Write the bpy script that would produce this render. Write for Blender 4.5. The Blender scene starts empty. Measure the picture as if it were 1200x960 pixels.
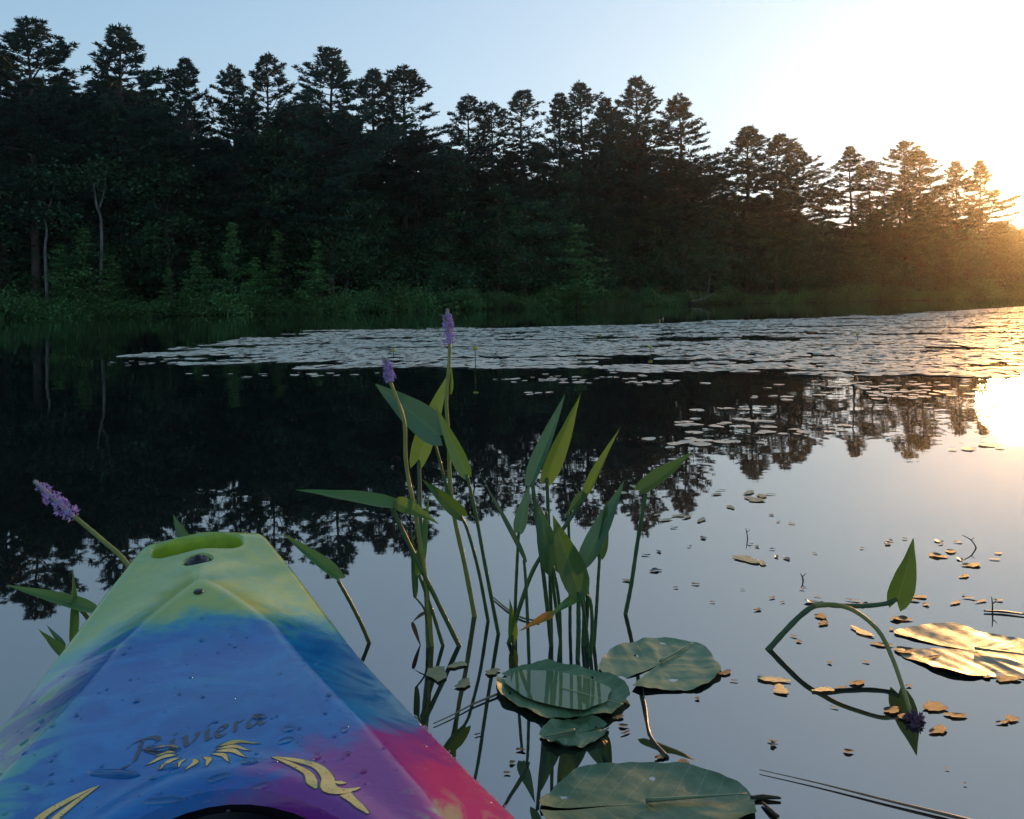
import bpy, math, random
import numpy as np
from math import radians, sin, cos, pi

# ------------------------------------------------------------------ camera, sky, sun, exposure
SC = bpy.context.scene
COL = SC.collection
CAM_H, FPX = 0.80, 960.0
HORIZON, ROLL = 351.0, radians(0.85)      # level camera, rising-front crop: horizon row at mid-width
FWD = np.array([0, 1.0, 0])
_up = np.array([0, 0, 1.0])
_rt = np.array([1.0, 0, 0])
RGT = cos(ROLL) * _rt - sin(ROLL) * _up
UPV = sin(ROLL) * _rt + cos(ROLL) * _up
EYE = np.array([0, 0, CAM_H])

cam = bpy.data.cameras.new('camera')
cam.sensor_fit = 'HORIZONTAL'
cam.sensor_width = 36.0
cam.lens = 36.0 * FPX / 1200.0
cam.shift_y = -(480.0 - HORIZON) / 1200.0
cam.clip_start, cam.clip_end = 0.05, 6000.0
camo = bpy.data.objects.new('camera', cam)
COL.objects.link(camo)
from mathutils import Matrix, Vector
camo.matrix_world = Matrix(((RGT[0], UPV[0], -FWD[0], EYE[0]),
                            (RGT[1], UPV[1], -FWD[1], EYE[1]),
                            (RGT[2], UPV[2], -FWD[2], EYE[2]), (0, 0, 0, 1)))
SC.camera = camo

SUN_EL, SUN_AZ = radians(6.7), radians(31.4)          # azimuth clockwise from +Y
SUN_DIR = Vector((sin(SUN_AZ) * cos(SUN_EL), cos(SUN_AZ) * cos(SUN_EL), sin(SUN_EL)))
world = bpy.data.worlds.new('World')
SC.world = world
world.use_nodes = True
nt = world.node_tree
nt.nodes.clear()
w_out = nt.nodes.new('ShaderNodeOutputWorld')
w_bg = nt.nodes.new('ShaderNodeBackground')
sky = nt.nodes.new('ShaderNodeTexSky')
sky.sky_type = 'NISHITA'
sky.sun_disc = False
sky.sun_elevation = SUN_EL
sky.sun_rotation = SUN_AZ
sky.air_density = 1.0
sky.dust_density = 1.3
sky.ozone_density = 2.2
sky.altitude = 50
w_bg.inputs['Strength'].default_value = 0.10
def wnode(op, a, b):
    n = nt.nodes.new('ShaderNodeVectorMath')
    n.operation = op
    for sck, v in zip(n.inputs, (a, b)):
        if isinstance(v, bpy.types.NodeSocket): nt.links.new(v, sck)
        else: sck.default_value = v
    return n
# sky radiance compressed per channel, all directions alike: flatter gradient, more fill light
soft = wnode('DIVIDE', sky.outputs[0], wnode('ADD', wnode('DIVIDE', sky.outputs[0], (1.75, 2.35, 2.9)).outputs[0], (1, 1, 1)).outputs[0])
# the sun itself and its small aureole
geo = nt.nodes.new('ShaderNodeTexCoord')
dt = wnode('DOT_PRODUCT', geo.outputs['Generated'], tuple(SUN_DIR)).outputs['Value']
def wmath(op, a, b):
    n = nt.nodes.new('ShaderNodeMath')
    n.operation = op
    for sck, v in zip(n.inputs, (a, b)):
        if isinstance(v, bpy.types.NodeSocket): nt.links.new(v, sck)
        else: sck.default_value = v
    return n.outputs[0]
pos_ = wmath('MAXIMUM', dt, 0.0)
def glow(power, col):
    cb_ = nt.nodes.new('ShaderNodeCombineXYZ')
    p_ = wmath('POWER', pos_, power)
    for i_ in range(3): nt.links.new(wmath('MULTIPLY', p_, col[i_]), cb_.inputs[i_])
    return cb_.outputs[0]
total = wnode('ADD', soft.outputs[0], glow(2200.0, (9.0, 4.6, .9))).outputs[0]
total = wnode('ADD', total, glow(30000.0, (300.0, 190.0, 60.0))).outputs[0]
nt.links.new(total, w_bg.inputs['Color'])
nt.links.new(w_bg.outputs[0], w_out.inputs['Surface'])

sun = bpy.data.lights.new('sun', 'SUN')
sun.energy = 0.9
sun.angle = radians(4.0)
sun.color = (1.0, 0.48, 0.14)
suno = bpy.data.objects.new('sun', sun)
suno.rotation_euler = (-SUN_DIR).to_track_quat('-Z', 'Y').to_euler()
suno.location = (40, 60, 30)
COL.objects.link(suno)

HAZE = 0.00034
SC.view_settings.view_transform = 'Standard'
SC.view_settings.look = 'None'
SC.view_settings.gamma = 1.0
SC.view_settings.use_curve_mapping = False
SC.view_settings.exposure = 2.5
SC.render.engine = 'CYCLES'
SC.cycles.max_bounces = 6
SC.cycles.transparent_max_bounces = 8
SC.cycles.use_denoising = True
SC.cycles.sample_clamp_indirect = 6.0

# ------------------------------------------------------------------ pixel -> place helpers (1200 x 960 photograph)
def ray(x, y):
    return FWD * FPX + RGT * (x - 600.0) + UPV * (HORIZON - y)
def pz(x, y, z=0.0):                     # where the sight line meets the level z
    d = ray(x, y)
    return EYE + d * ((z - CAM_H) / d[2])
def pd(x, y, Y):                         # where the sight line meets the upright plane at distance Y
    d = ray(x, y)
    return EYE + d * (Y / d[1])

rng = np.random.default_rng(11)
random.seed(5)

# ------------------------------------------------------------------ mesh helpers
class MB:
    def __init__(s):
        s.v, s.f, s.n = [], [], 0
    def add(s, V, F):
        V = np.asarray(V, float).reshape(-1, 3)
        s.v.append(V)
        for f in F:
            s.f.append(np.asarray(f, int) + s.n)
        s.n += len(V)
    def addarr(s, V, F):                 # F: (n,k) array
        V = np.asarray(V, float).reshape(-1, 3)
        s.v.append(V)
        s.f.extend(list(np.asarray(F, int) + s.n))
        s.n += len(V)
    def mesh(s, name, mat, smooth=True):
        V = np.concatenate(s.v) if s.v else np.zeros((0, 3))
        return mk_mesh(name, V, s.f, mat, smooth)

def mk_mesh(name, V, F, mat, smooth=True):
    m = bpy.data.meshes.new(name)
    V = np.asarray(V, np.float32)
    lens = np.array([len(f) for f in F], np.int32)
    loops = np.concatenate([np.asarray(f, np.int32) for f in F])
    starts = np.concatenate([[0], np.cumsum(lens)[:-1]]).astype(np.int32)
    m.vertices.add(len(V)); m.vertices.foreach_set('co', V.ravel())
    m.loops.add(len(loops)); m.loops.foreach_set('vertex_index', loops)
    m.polygons.add(len(F)); m.polygons.foreach_set('loop_start', starts)
    m.polygons.foreach_set('loop_total', lens)
    m.update(calc_edges=True)
    m.validate()
    if smooth:
        m.polygons.foreach_set('use_smooth', np.ones(len(m.polygons), bool))
    if mat is not None:
        m.materials.append(mat)
    return m

def obj(name, mesh, parent=None, loc=None):
    o = bpy.data.objects.new(name, mesh)
    COL.objects.link(o)
    if parent is not None:
        o.parent = parent
    if loc is not None:
        o.location = loc
    return o
def tag(o, label=None, cat=None, group=None, kind=None):
    if label: o['label'] = label
    if cat: o['category'] = cat
    if group: o['group'] = group
    if kind: o['kind'] = kind
    return o
def thing(name, label, cat, loc=(0, 0, 0), group=None):
    o = bpy.data.objects.new(name, None)
    o.empty_display_size = 0.1
    COL.objects.link(o)
    o.location = loc
    return tag(o, label, cat, group)

def unit(v):
    v = np.asarray(v, float)
    return v / (np.linalg.norm(v) + 1e-12)

def tube(path, rad, sides=8, cap=True):
    P = np.asarray(path, float)
    n = len(P)
    R = np.broadcast_to(np.asarray(rad, float), (n,))
    T = np.gradient(P, axis=0)
    T /= np.linalg.norm(T, axis=1)[:, None] + 1e-12
    ref = np.array([0, 0, 1.0]) if abs(T[0][2]) < 0.9 else np.array([1.0, 0, 0])
    V = []
    u = unit(np.cross(T[0], ref))
    for i in range(n):
        u = unit(u - T[i] * (u @ T[i]))
        w = np.cross(T[i], u)
        for k in range(sides):
            a = 2 * pi * k / sides
            V.append(P[i] + R[i] * (cos(a) * u + sin(a) * w))
    F = []
    for i in range(n - 1):
        for k in range(sides):
            k2 = (k + 1) % sides
            F.append((i * sides + k, i * sides + k2, (i + 1) * sides + k2, (i + 1) * sides + k))
    if cap:
        F.append(tuple(range(sides))[::-1])
        F.append(tuple((n - 1) * sides + k for k in range(sides)))
    return np.array(V), F

def spline(pts, n=24):                   # Catmull-Rom through the points
    P = np.asarray(pts, float)
    if len(P) == 2:
        t = np.linspace(0, 1, n)[:, None]
        return P[0] * (1 - t) + P[1] * t
    Q = np.vstack([2 * P[0] - P[1], P, 2 * P[-1] - P[-2]])
    out = []
    seg = len(P) - 1
    for j in range(n):
        s = j / (n - 1) * seg
        i = min(int(s), seg - 1)
        t = s - i
        a, b, c, d = Q[i], Q[i + 1], Q[i + 2], Q[i + 3]
        out.append(0.5 * (2 * b + (c - a) * t + (2 * a - 5 * b + 4 * c - d) * t * t + (3 * b - a - 3 * c + d) * t ** 3))
    return np.array(out)

# ------------------------------------------------------------------ materials
def new_mat(name):
    m = bpy.data.materials.new(name)
    m.use_nodes = True
    return m, m.node_tree, m.node_tree.nodes['Principled BSDF']
def N(t, kind, **kw):
    n = t.nodes.new(kind)
    for k, v in kw.items():
        if k in n.inputs: n.inputs[k].default_value = v
        else: setattr(n, k, v)
    return n
def mix_rgb(t, fac, a, b):
    n = t.nodes.new('ShaderNodeMix')
    n.data_type = 'RGBA'
    for s, val in ((n.inputs[0], fac), (n.inputs[6], a), (n.inputs[7], b)):
        if isinstance(val, bpy.types.NodeSocket): t.links.new(val, s)
        elif isinstance(val, (int, float)): s.default_value = val
        else: s.default_value = (*val, 1)
    return n.outputs[2]
def math_n(t, op, a, b=None, c=None, clamp=False):
    n = t.nodes.new('ShaderNodeMath')
    n.operation = op
    n.use_clamp = clamp
    for s, val in zip(n.inputs, (a, b, c)):
        if val is None: continue
        if isinstance(val, bpy.types.NodeSocket): t.links.new(val, s)
        else: s.default_value = val
    return n.outputs[0]
def ramp01(t, v, a, b):                  # smooth 0..1 between a and b
    n = t.nodes.new('ShaderNodeMapRange')
    n.interpolation_type = 'SMOOTHSTEP'
    t.links.new(v, n.inputs[0])
    n.inputs[1].default_value = a
    n.inputs[2].default_value = b
    return n.outputs[0]
def noise(t, scale, detail=3, rough=0.5, vec=None, dist=0.0):
    n = N(t, 'ShaderNodeTexNoise', Scale=scale, Detail=detail, Roughness=rough, Distortion=dist)
    if vec is not None: t.links.new(vec, n.inputs['Vector'])
    return n.outputs['Fac']

def leaf_mat(name, c1, c2, trans=0.3, tcol=None, rough=0.45, scale=3.0, per_obj=0.25, spec=0.4, bump=0.0):
    m, t, b = new_mat(name)
    tc = N(t, 'ShaderNodeTexCoord')
    oi = N(t, 'ShaderNodeObjectInfo')
    f = noise(t, scale, 3, 0.55, tc.outputs['Object'])
    f = ramp01(t, f, 0.33, 0.67)
    col = mix_rgb(t, f, c1, c2)
    hs = N(t, 'ShaderNodeHueSaturation')
    t.links.new(col, hs.inputs['Color'])
    v = math_n(t, 'MULTIPLY_ADD', oi.outputs['Random'], per_obj * 2, 1 - per_obj)
    t.links.new(v, hs.inputs['Value'])
    hu = math_n(t, 'MULTIPLY_ADD', oi.outputs['Random'], 0.03, 0.485)
    t.links.new(hu, hs.inputs['Hue'])
    t.links.new(hs.outputs[0], b.inputs['Base Color'])
    b.inputs['Roughness'].default_value = rough
    b.inputs['Specular IOR Level'].default_value = spec
    if trans > 0:
        tr = N(t, 'ShaderNodeBsdfTranslucent')
        if tcol: tr.inputs[0].default_value = (*tcol, 1)
        else: t.links.new(hs.outputs[0], tr.inputs[0])
        mx = N(t, 'ShaderNodeMixShader')
        mx.inputs[0].default_value = trans
        t.links.new(b.outputs[0], mx.inputs[1])
        t.links.new(tr.outputs[0], mx.inputs[2])
        t.links.new(mx.outputs[0], t.nodes['Material Output'].inputs['Surface'])
    if bump > 0:
        at = N(t, 'ShaderNodeAttribute', attribute_name='across')
        sn = math_n(t, 'SINE', math_n(t, 'MULTIPLY', at.outputs['Fac'], 44.0))
        rib = math_n(t, 'SUBTRACT', 1.0, ramp01(t, math_n(t, 'ABSOLUTE', at.outputs['Fac']), .03, .14))
        vcol = mix_rgb(t, math_n(t, 'MULTIPLY_ADD', sn, .10, math_n(t, 'MULTIPLY_ADD', rib, .35, .10)), hs.outputs[0], (.16, .24, .09))
        spot = ramp01(t, noise(t, 75, 3, .6, tc.outputs['Object']), .66, .74)
        vcol = mix_rgb(t, math_n(t, 'MULTIPLY', spot, .55), vcol, (.10, .07, .025))
        t.links.new(vcol, b.inputs['Base Color'])
        bp = N(t, 'ShaderNodeBump', Strength=bump, Distance=0.002)
        t.links.new(noise(t, scale * 12, 4, 0.6, tc.outputs['Object']), bp.inputs['Height'])
        t.links.new(bp.outputs[0], b.inputs['Normal'])
    return m

def bark_mat(name, c1, c2, scale=6.0):
    m, t, b = new_mat(name)
    tc = N(t, 'ShaderNodeTexCoord')
    mp = N(t, 'ShaderNodeMapping')
    mp.inputs['Scale'].default_value = (1, 1, 0.25)
    t.links.new(tc.outputs['Object'], mp.inputs[0])
    f = noise(t, scale, 5, 0.65, mp.outputs[0])
    t.links.new(mix_rgb(t, ramp01(t, f, 0.35, 0.65), c1, c2), b.inputs['Base Color'])
    b.inputs['Roughness'].default_value = 0.9
    bp = N(t, 'ShaderNodeBump', Strength=0.6, Distance=0.03)
    t.links.new(f, bp.inputs['Height'])
    t.links.new(bp.outputs[0], b.inputs['Normal'])
    return m

M_PINE = leaf_mat('pine_needles', (0.016, 0.052, 0.038), (0.034, 0.088, 0.052), 0.2, None, 0.6, 0.5, 0.3, 0.2)
M_LEAF = leaf_mat('deciduous_leaves', (0.028, 0.092, 0.046), (0.066, 0.155, 0.064), 0.3, None, 0.55, 0.5, 0.3, 0.25)
M_SHRUB = leaf_mat('shrub_leaves', (0.060, 0.160, 0.050), (0.12, 0.24, 0.070), 0.3, None, 0.55, 0.8, 0.3, 0.25)
M_BARK = bark_mat('pine_bark', (0.035, 0.028, 0.024), (0.085, 0.07, 0.058))
M_PALE = bark_mat('pale_birch_bark', (0.06, 0.057, 0.05), (0.17, 0.155, 0.14), 4)
M_DEAD = bark_mat('weathered_dead_wood', (0.16, 0.15, 0.13), (0.30, 0.28, 0.24), 8)

# water: dark tannin pond, glossy, faint ripples
def water_mat():
    m, t, b = new_mat('pond_water')
    b.inputs['Base Color'].default_value = (0.006, 0.009, 0.009, 1)
    b.inputs['Roughness'].default_value = 0.015
    b.inputs['IOR'].default_value = 3.6
    tc = N(t, 'ShaderNodeTexCoord')
    mp = N(t, 'ShaderNodeMapping')
    mp.inputs['Scale'].default_value = (0.55, 1.0, 1.0)
    t.links.new(tc.outputs['Object'], mp.inputs[0])
    n1 = noise(t, 2.2, 2, 0.5, mp.outputs[0])
    n2 = noise(t, 9.0, 2, 0.5, mp.outputs[0])
    n3 = noise(t, 0.12, 2, 0.5, tc.outputs['Object'])
    amp = ramp01(t, n3, 0.35, 0.65)
    h = math_n(t, 'MULTIPLY_ADD', n2, 0.12, n1)
    h = math_n(t, 'MULTIPLY', h, math_n(t, 'MULTIPLY_ADD', amp, 0.8, 0.35))
    bp = N(t, 'ShaderNodeBump', Strength=1.0, Distance=0.0022)
    t.links.new(h, bp.inputs['Height'])
    t.links.new(bp.outputs[0], b.inputs['Normal'])
    return m
M_WATER = water_mat()

def soil_mat():
    m, t, b = new_mat('forest_floor')
    tc = N(t, 'ShaderNodeTexCoord')
    f = noise(t, 0.7, 6, 0.6, tc.outputs['Object'])
    t.links.new(mix_rgb(t, ramp01(t, f, 0.35, 0.65), (0.03, 0.035, 0.016), (0.06, 0.05, 0.03)), b.inputs['Base Color'])
    b.inputs['Roughness'].default_value = 0.95
    return m
M_SOIL = soil_mat()

# ------------------------------------------------------------------ the setting: water and far shore
SHORE = np.array([(-400, 8), (-140, 34), (-70, 47), (-33.5, 54.5), (-14, 60), (11.7, 80), (33, 89), (59.3, 96.5), (110, 116), (220, 140), (600, 200)], float)
def shore_y(x): return np.interp(x, SHORE[:, 0], SHORE[:, 1])
def shore_hit(px):                       # ground point of the shore in the photo column px
    d = ray(px, 350)
    k = d[0] / d[1]
    Y = 60.0
    for _ in range(60):
        Y = 0.5 * Y + 0.5 * shore_y(k * Y)
    return np.array([k * Y, Y])
def ground_z(x, y):
    dlt = y - shore_y(x)
    return np.clip(0.05 + dlt * 0.06, -0.6, 2.2)

W = mk_mesh('water', [(-700, -500, 0), (700, -500, 0), (700, 420, 0), (-700, 420, 0)], [(0, 1, 2, 3)], M_WATER)
tag(obj('water', W), kind='structure')

xs = np.concatenate([np.linspace(-400, -100, 12)[:-1], np.linspace(-100, 140, 90), np.linspace(140, 600, 14)[1:]])
off = np.array([-6, -2.5, -1, -0.3, 0, 0.4, 1, 2, 4, 8, 15, 25, 45, 90, 200, 500])
V = []
for o_ in off:
    for x in xs:
        wob = 0.9 * sin(x * 0.9) + 0.7 * sin(x * 2.3 + 1) if abs(x) < 150 else 0
        y = shore_y(x) + o_ + (wob if o_ < 20 else 0)
        V.append((x * (1 if o_ < 200 else 3), y, min(max(-0.02 + o_ * 0.10, -0.5), 2.0)))
nx = len(xs)
F = [(j * nx + i, j * nx + i + 1, (j + 1) * nx + i + 1, (j + 1) * nx + i) for j in range(len(off) - 1) for i in range(nx - 1)]
tag(obj('far_shore_ground', mk_mesh('far_shore_ground', V, F, M_SOIL)), kind='structure')

# ------------------------------------------------------------------ trees
def tufts(pos, dirs, length, width, k, r):
    """k needle blades fanned around each direction; returns V, F (triangles)."""
    n = len(pos)
    P = np.repeat(pos, k, 0)
    D = np.repeat(dirs, k, 0) + r.normal(0, 1, (n * k, 3)) * np.array([.55, .55, .25]) + np.array([0, 0, 0.10])
    D /= np.linalg.norm(D, axis=1)[:, None]
    S = np.cross(D, r.normal(0, 1, (n * k, 3)))
    S /= np.linalg.norm(S, axis=1)[:, None] + 1e-9
    L = length * r.uniform(0.7, 1.3, (n * k, 1))
    Wd = width * r.uniform(0.7, 1.3, (n * k, 1))
    V = np.stack([P - S * Wd * .5, P + S * Wd * .5, P + D * L + S * Wd * .3, P + D * L - S * Wd * .3], 1).reshape(-1, 3)
    F = np.arange(n * k * 4).reshape(-1, 4)
    return V, F

def make_pine(seed, H=20.0, base=0.32, rmax=3.4, dense=1.0, flat=0.0, lean=0.0, slope=.62, lift=0.0):
    r = np.random.default_rng(seed)
    tb, cb = MB(), MB()
    zz = np.linspace(0, H, 12)
    path = np.stack([np.cumsum(r.normal(0, .05, 12)) + lean * (zz / H) ** 2, np.cumsum(r.normal(0, .05, 12)), zz], 1)
    path[0, :2] = 0
    tb.add(*tube(path, np.interp(zz, [0, H * .5, H], [.27, .17, .025]), 7))
    z = base * H
    pos, dirs = [], []
    while z < H - 0.15:
        below = H - z
        c = np.array([np.interp(z, zz, path[:, 0]), np.interp(z, zz, path[:, 1]), z])
        Lb = min(0.16 + slope * below ** 0.97, rmax * (1.0 if below < H * .45 else np.interp(below, [H * .45, H * (1 - base)], [1, .62])))
        nb = r.integers(4, 7)
        a0 = r.uniform(0, 2 * pi)
        if r.random() < 0.13 and below > 2: nb = r.integers(1, 3)
        for k in range(nb):
            az = a0 + 2 * pi * k / nb + r.normal(0, .25)
            L = Lb * r.uniform(.5, 1.2) * (1 + .22 * cos(az - seed - z * .55))
            el0 = np.interp(below, [0, 1.2, 4, 9, 14], [1.2, .55, .16 + lift * .5, .02 + lift * .4, -.10]) + r.normal(0, .09)
            h = np.array([cos(az), sin(az), 0])
            tt = np.linspace(0, 1, 6)
            up = tt * sin(el0) * L + (0.16 - 0.10 * flat) * L * tt ** 2.2
            bp = c + h * (tt * L * cos(el0))[:, None] + np.array([0, 0, 1.0]) * up[:, None]
            tb.add(*tube(bp, np.linspace(.018 + .011 * L, .008, 6), 4, False))
            side = np.array([-sin(az), cos(az), 0])
            ns = max(5, int(6 + L * 8.5 * dense))
            for q in range(ns):
                u = r.uniform(.22, 1.0) ** .8
                p = np.array([np.interp(u, tt, bp[:, j]) for j in range(3)])
                s = r.choice([-1, 1])
                tl = (0.16 + .34 * L * (1.05 - u) * .9) * r.uniform(.4, 1)
                td = unit(h * .75 + side * s * .9 + np.array([0, 0, r.normal(.06, .06)]))
                nt_ = max(1, int(tl / .24))
                for g in range(nt_):
                    pos.append(p + td * tl * (g + 1) / nt_ + r.normal(0, .05, 3))
                    dirs.append(td * .8 + np.array([0, 0, .25]))
            pos.append(bp[-1]); dirs.append(h + np.array([0, 0, .5]))
        z += r.uniform(.45, .82) * (1 if below > 3 else .62)
    pos.append(path[-1]); dirs.append(np.array([0, 0, 1.2]))
    cb.addarr(*tufts(np.array(pos), np.array(dirs), .26, .06, 8, r))
    return tb.mesh('pine_trunk', M_BARK), cb.mesh('pine_crown', M_PINE, False)

def leaf_faces(pos, size, r, flatten=.45):
    n = len(pos)
    A = r.normal(0, 1, (n, 3)); A[:, 2] *= flatten
    A /= np.linalg.norm(A, axis=1)[:, None]
    B = np.cross(A, r.normal(0, 1, (n, 3)) + np.array([0, 0, 1.2]))
    B /= np.linalg.norm(B, axis=1)[:, None] + 1e-9
    s = size * r.uniform(.6, 1.35, (n, 1))
    V = np.stack([pos - A * s * .55, pos + B * s * .34, pos + A * s * .55, pos - B * s * .34], 1).reshape(-1, 3)
    return V, np.arange(n * 4).reshape(-1, 4)

def make_broadleaf(seed, H=9.0, R=2.6, nclump=70, per=70, leaf=.22, trunk_mat=None, base=.22, droop=0.0):
    r = np.random.default_rng(seed)
    tb, cb = MB(), MB()
    zz = np.linspace(0, H * .82, 9)
    path = np.stack([np.cumsum(r.normal(0, .07, 9)), np.cumsum(r.normal(0, .07, 9)), zz], 1)
    path[0, :2] = 0
    tb.add(*tube(path, np.linspace(.016 * H, .02, 9), 7))
    P = []
    for k in range(nclump):
        zf = r.uniform(base, 1.0)
        prof = np.interp(zf, [base, base + .18, .6, .85, 1.0], [.45, .95, 1.0, .62, .1])
        az = r.uniform(0, 2 * pi)
        rad = R * prof * r.uniform(.25, 1.08) ** .6
        c = np.array([cos(az) * rad, sin(az) * rad, zf * H])
        c[:2] += [np.interp(c[2], zz, path[:, 0]), np.interp(c[2], zz, path[:, 1])]
        zs = max(.1 * H, c[2] - .5 * rad - r.uniform(0, .8))
        s = np.array([np.interp(zs, zz, path[:, 0]), np.interp(zs, zz, path[:, 1]), min(zs, zz[-1])])
        mid = .5 * (s + c) + np.array([0, 0, .15 * rad])
        tb.add(*tube(spline([s, mid, c], 5), np.linspace(.03, .006, 5), 4, False))
        cs = r.uniform(.32, .62) * (R / 2.6) ** .6
        g = r.normal(0, 1, (per, 3)) * np.array([cs, cs, cs * .42])
        if droop: g[:, 2] -= droop * np.abs(r.normal(0, .6, per))
        P.append(c + g)
    cb.addarr(*leaf_faces(np.concatenate(P), leaf, r))
    return tb.mesh('broadleaf_trunk', trunk_mat or M_BARK), cb.mesh('broadleaf_crown', M_LEAF, False)

def make_sapling(seed, H=5.0, R=1.4, leaf=.15):
    r = np.random.default_rng(seed)
    tb, cb = MB(), MB()
    zz = np.linspace(0, H, 8)
    path = np.stack([np.cumsum(r.normal(0, .04, 8)), np.cumsum(r.normal(0, .04, 8)), zz], 1)
    path[0, :2] = 0
    tb.add(*tube(path, np.linspace(.05, .008, 8), 6))
    P = []
    z = .14 * H
    while z < H:
        for k in range(r.integers(3, 6)):
            az = r.uniform(0, 2 * pi)
            L = (R * (1 - (z / H) ** 1.3) + .12) * r.uniform(.5, 1.15)
            c = np.array([np.interp(z, zz, path[:, 0]), np.interp(z, zz, path[:, 1]), z])
            e = c + np.array([cos(az) * L, sin(az) * L, .22 * L + r.normal(0, .08)])
            tb.add(*tube(spline([c, .5 * (c + e) + np.array([0, 0, .06]), e], 4), np.linspace(.014, .004, 4), 3, False))
            n = int(12 + L * 34)
            u = r.uniform(.15, 1.08, (n, 1))
            P.append(c + (e - c) * u + r.normal(0, 1, (n, 3)) * np.array([.17, .17, .05]) * (.5 + .6 * L))
        z += r.uniform(.16, .34)
    cb.addarr(*leaf_faces(np.concatenate(P), leaf, r, .3))
    return tb.mesh('sapling_trunk', M_BARK), cb.mesh('sapling_crown', M_SHRUB, False)

def make_shrub(seed, R=1.4, H=1.5, n=1500, leaf=.13):
    r = np.random.default_rng(seed)
    tb, cb = MB(), MB()
    P = []
    for k in range(16):
        az, el = r.uniform(0, 2 * pi), r.uniform(.25, 1.3)
        e = np.array([cos(az) * cos(el) * R, sin(az) * cos(el) * R, sin(el) * H]) * r.uniform(.6, 1.08)
        mid = e * .5 + np.array([0, 0, .2])
        tb.add(*tube(spline([(0, 0, 0), mid, e], 5), np.linspace(.03, .005, 5), 4, False))
        u = r.uniform(.2, 1.0, (n // 16, 1)) ** .7
        P.append(e * u + r.normal(0, 1, (n // 16, 3)) * np.array([.3, .3, .18]) * (R / 1.4))
    pp = np.concatenate(P); pp[:, 2] = np.abs(pp[:, 2])
    cb.addarr(*leaf_faces(pp, leaf, r, .5))
    return tb.mesh('shrub_stems', M_BARK), cb.mesh('shrub_foliage', M_SHRUB, False)

PINES = [make_pine(100 + i, 20, [.30, .42, .25, .5, .36, .28, .45][i], [4.3, 3.8, 4.6, 3.7, 4.2, 3.9, 4.5][i],
                   [1.25, 1.0, 1.4, .85, 1.3, 1.3, 1.1][i], [0, .5, .2, .8, .3, 0, .6][i], [0, .4, -.3, .2, 0, .3, -.5][i], [.60, .56, .52, .58, .62, .48, .64][i], [.05, .2, 0, .25, .12, -.04, .16][i]) for i in range(7)]
SLIM = [make_pine(150 + i, 20, .3, 2.0, .75, .2) for i in range(2)]
BROAD = [make_broadleaf(200 + i, [9, 10, 8.5, 11, 9.5][i], [2.6, 3.0, 2.9, 2.7, 2.4][i], 80, 75, .22, None, .2, [0, .2, .0, .4, .1][i]) for i in range(5)]
THICK = [make_broadleaf(250 + i, 6.5, 3.4, 75, 85, .26, None, .03) for i in range(3)]
SAPS = [make_sapling(300 + i, 5, [1.2, 1.5, .95, 1.3][i]) for i in range(4)]
SHRUBS = [make_shrub(400 + i, [1.4, 1.7, 1.2, 1.5][i], [1.5, 1.3, 1.8, 1.1][i]) for i in range(4)]

def plant_tree(name, meshes, loc, sxy, sz, rot, label, group, cat='tree', parts=('trunk', 'crown')):
    t = thing(name, label, cat, loc, group)
    t.rotation_euler = (0, 0, rot)
    t.scale = (sxy, sxy, sz)
    for pn, me in zip(parts, meshes):
        obj(pn, me, t)
    return t

def stand(px, ytop, off):                # base point `off` metres behind the shore, height from the photo
    b = shore_hit(px)
    dirn = unit(b)
    b = b + dirn * off
    top = pd(px, ytop, b[1])
    b[0] = top[0]
    z0 = float(ground_z(b[0], b[1]))
    return (b[0], b[1], z0 - .1), top[2] - z0 + .1

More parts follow.
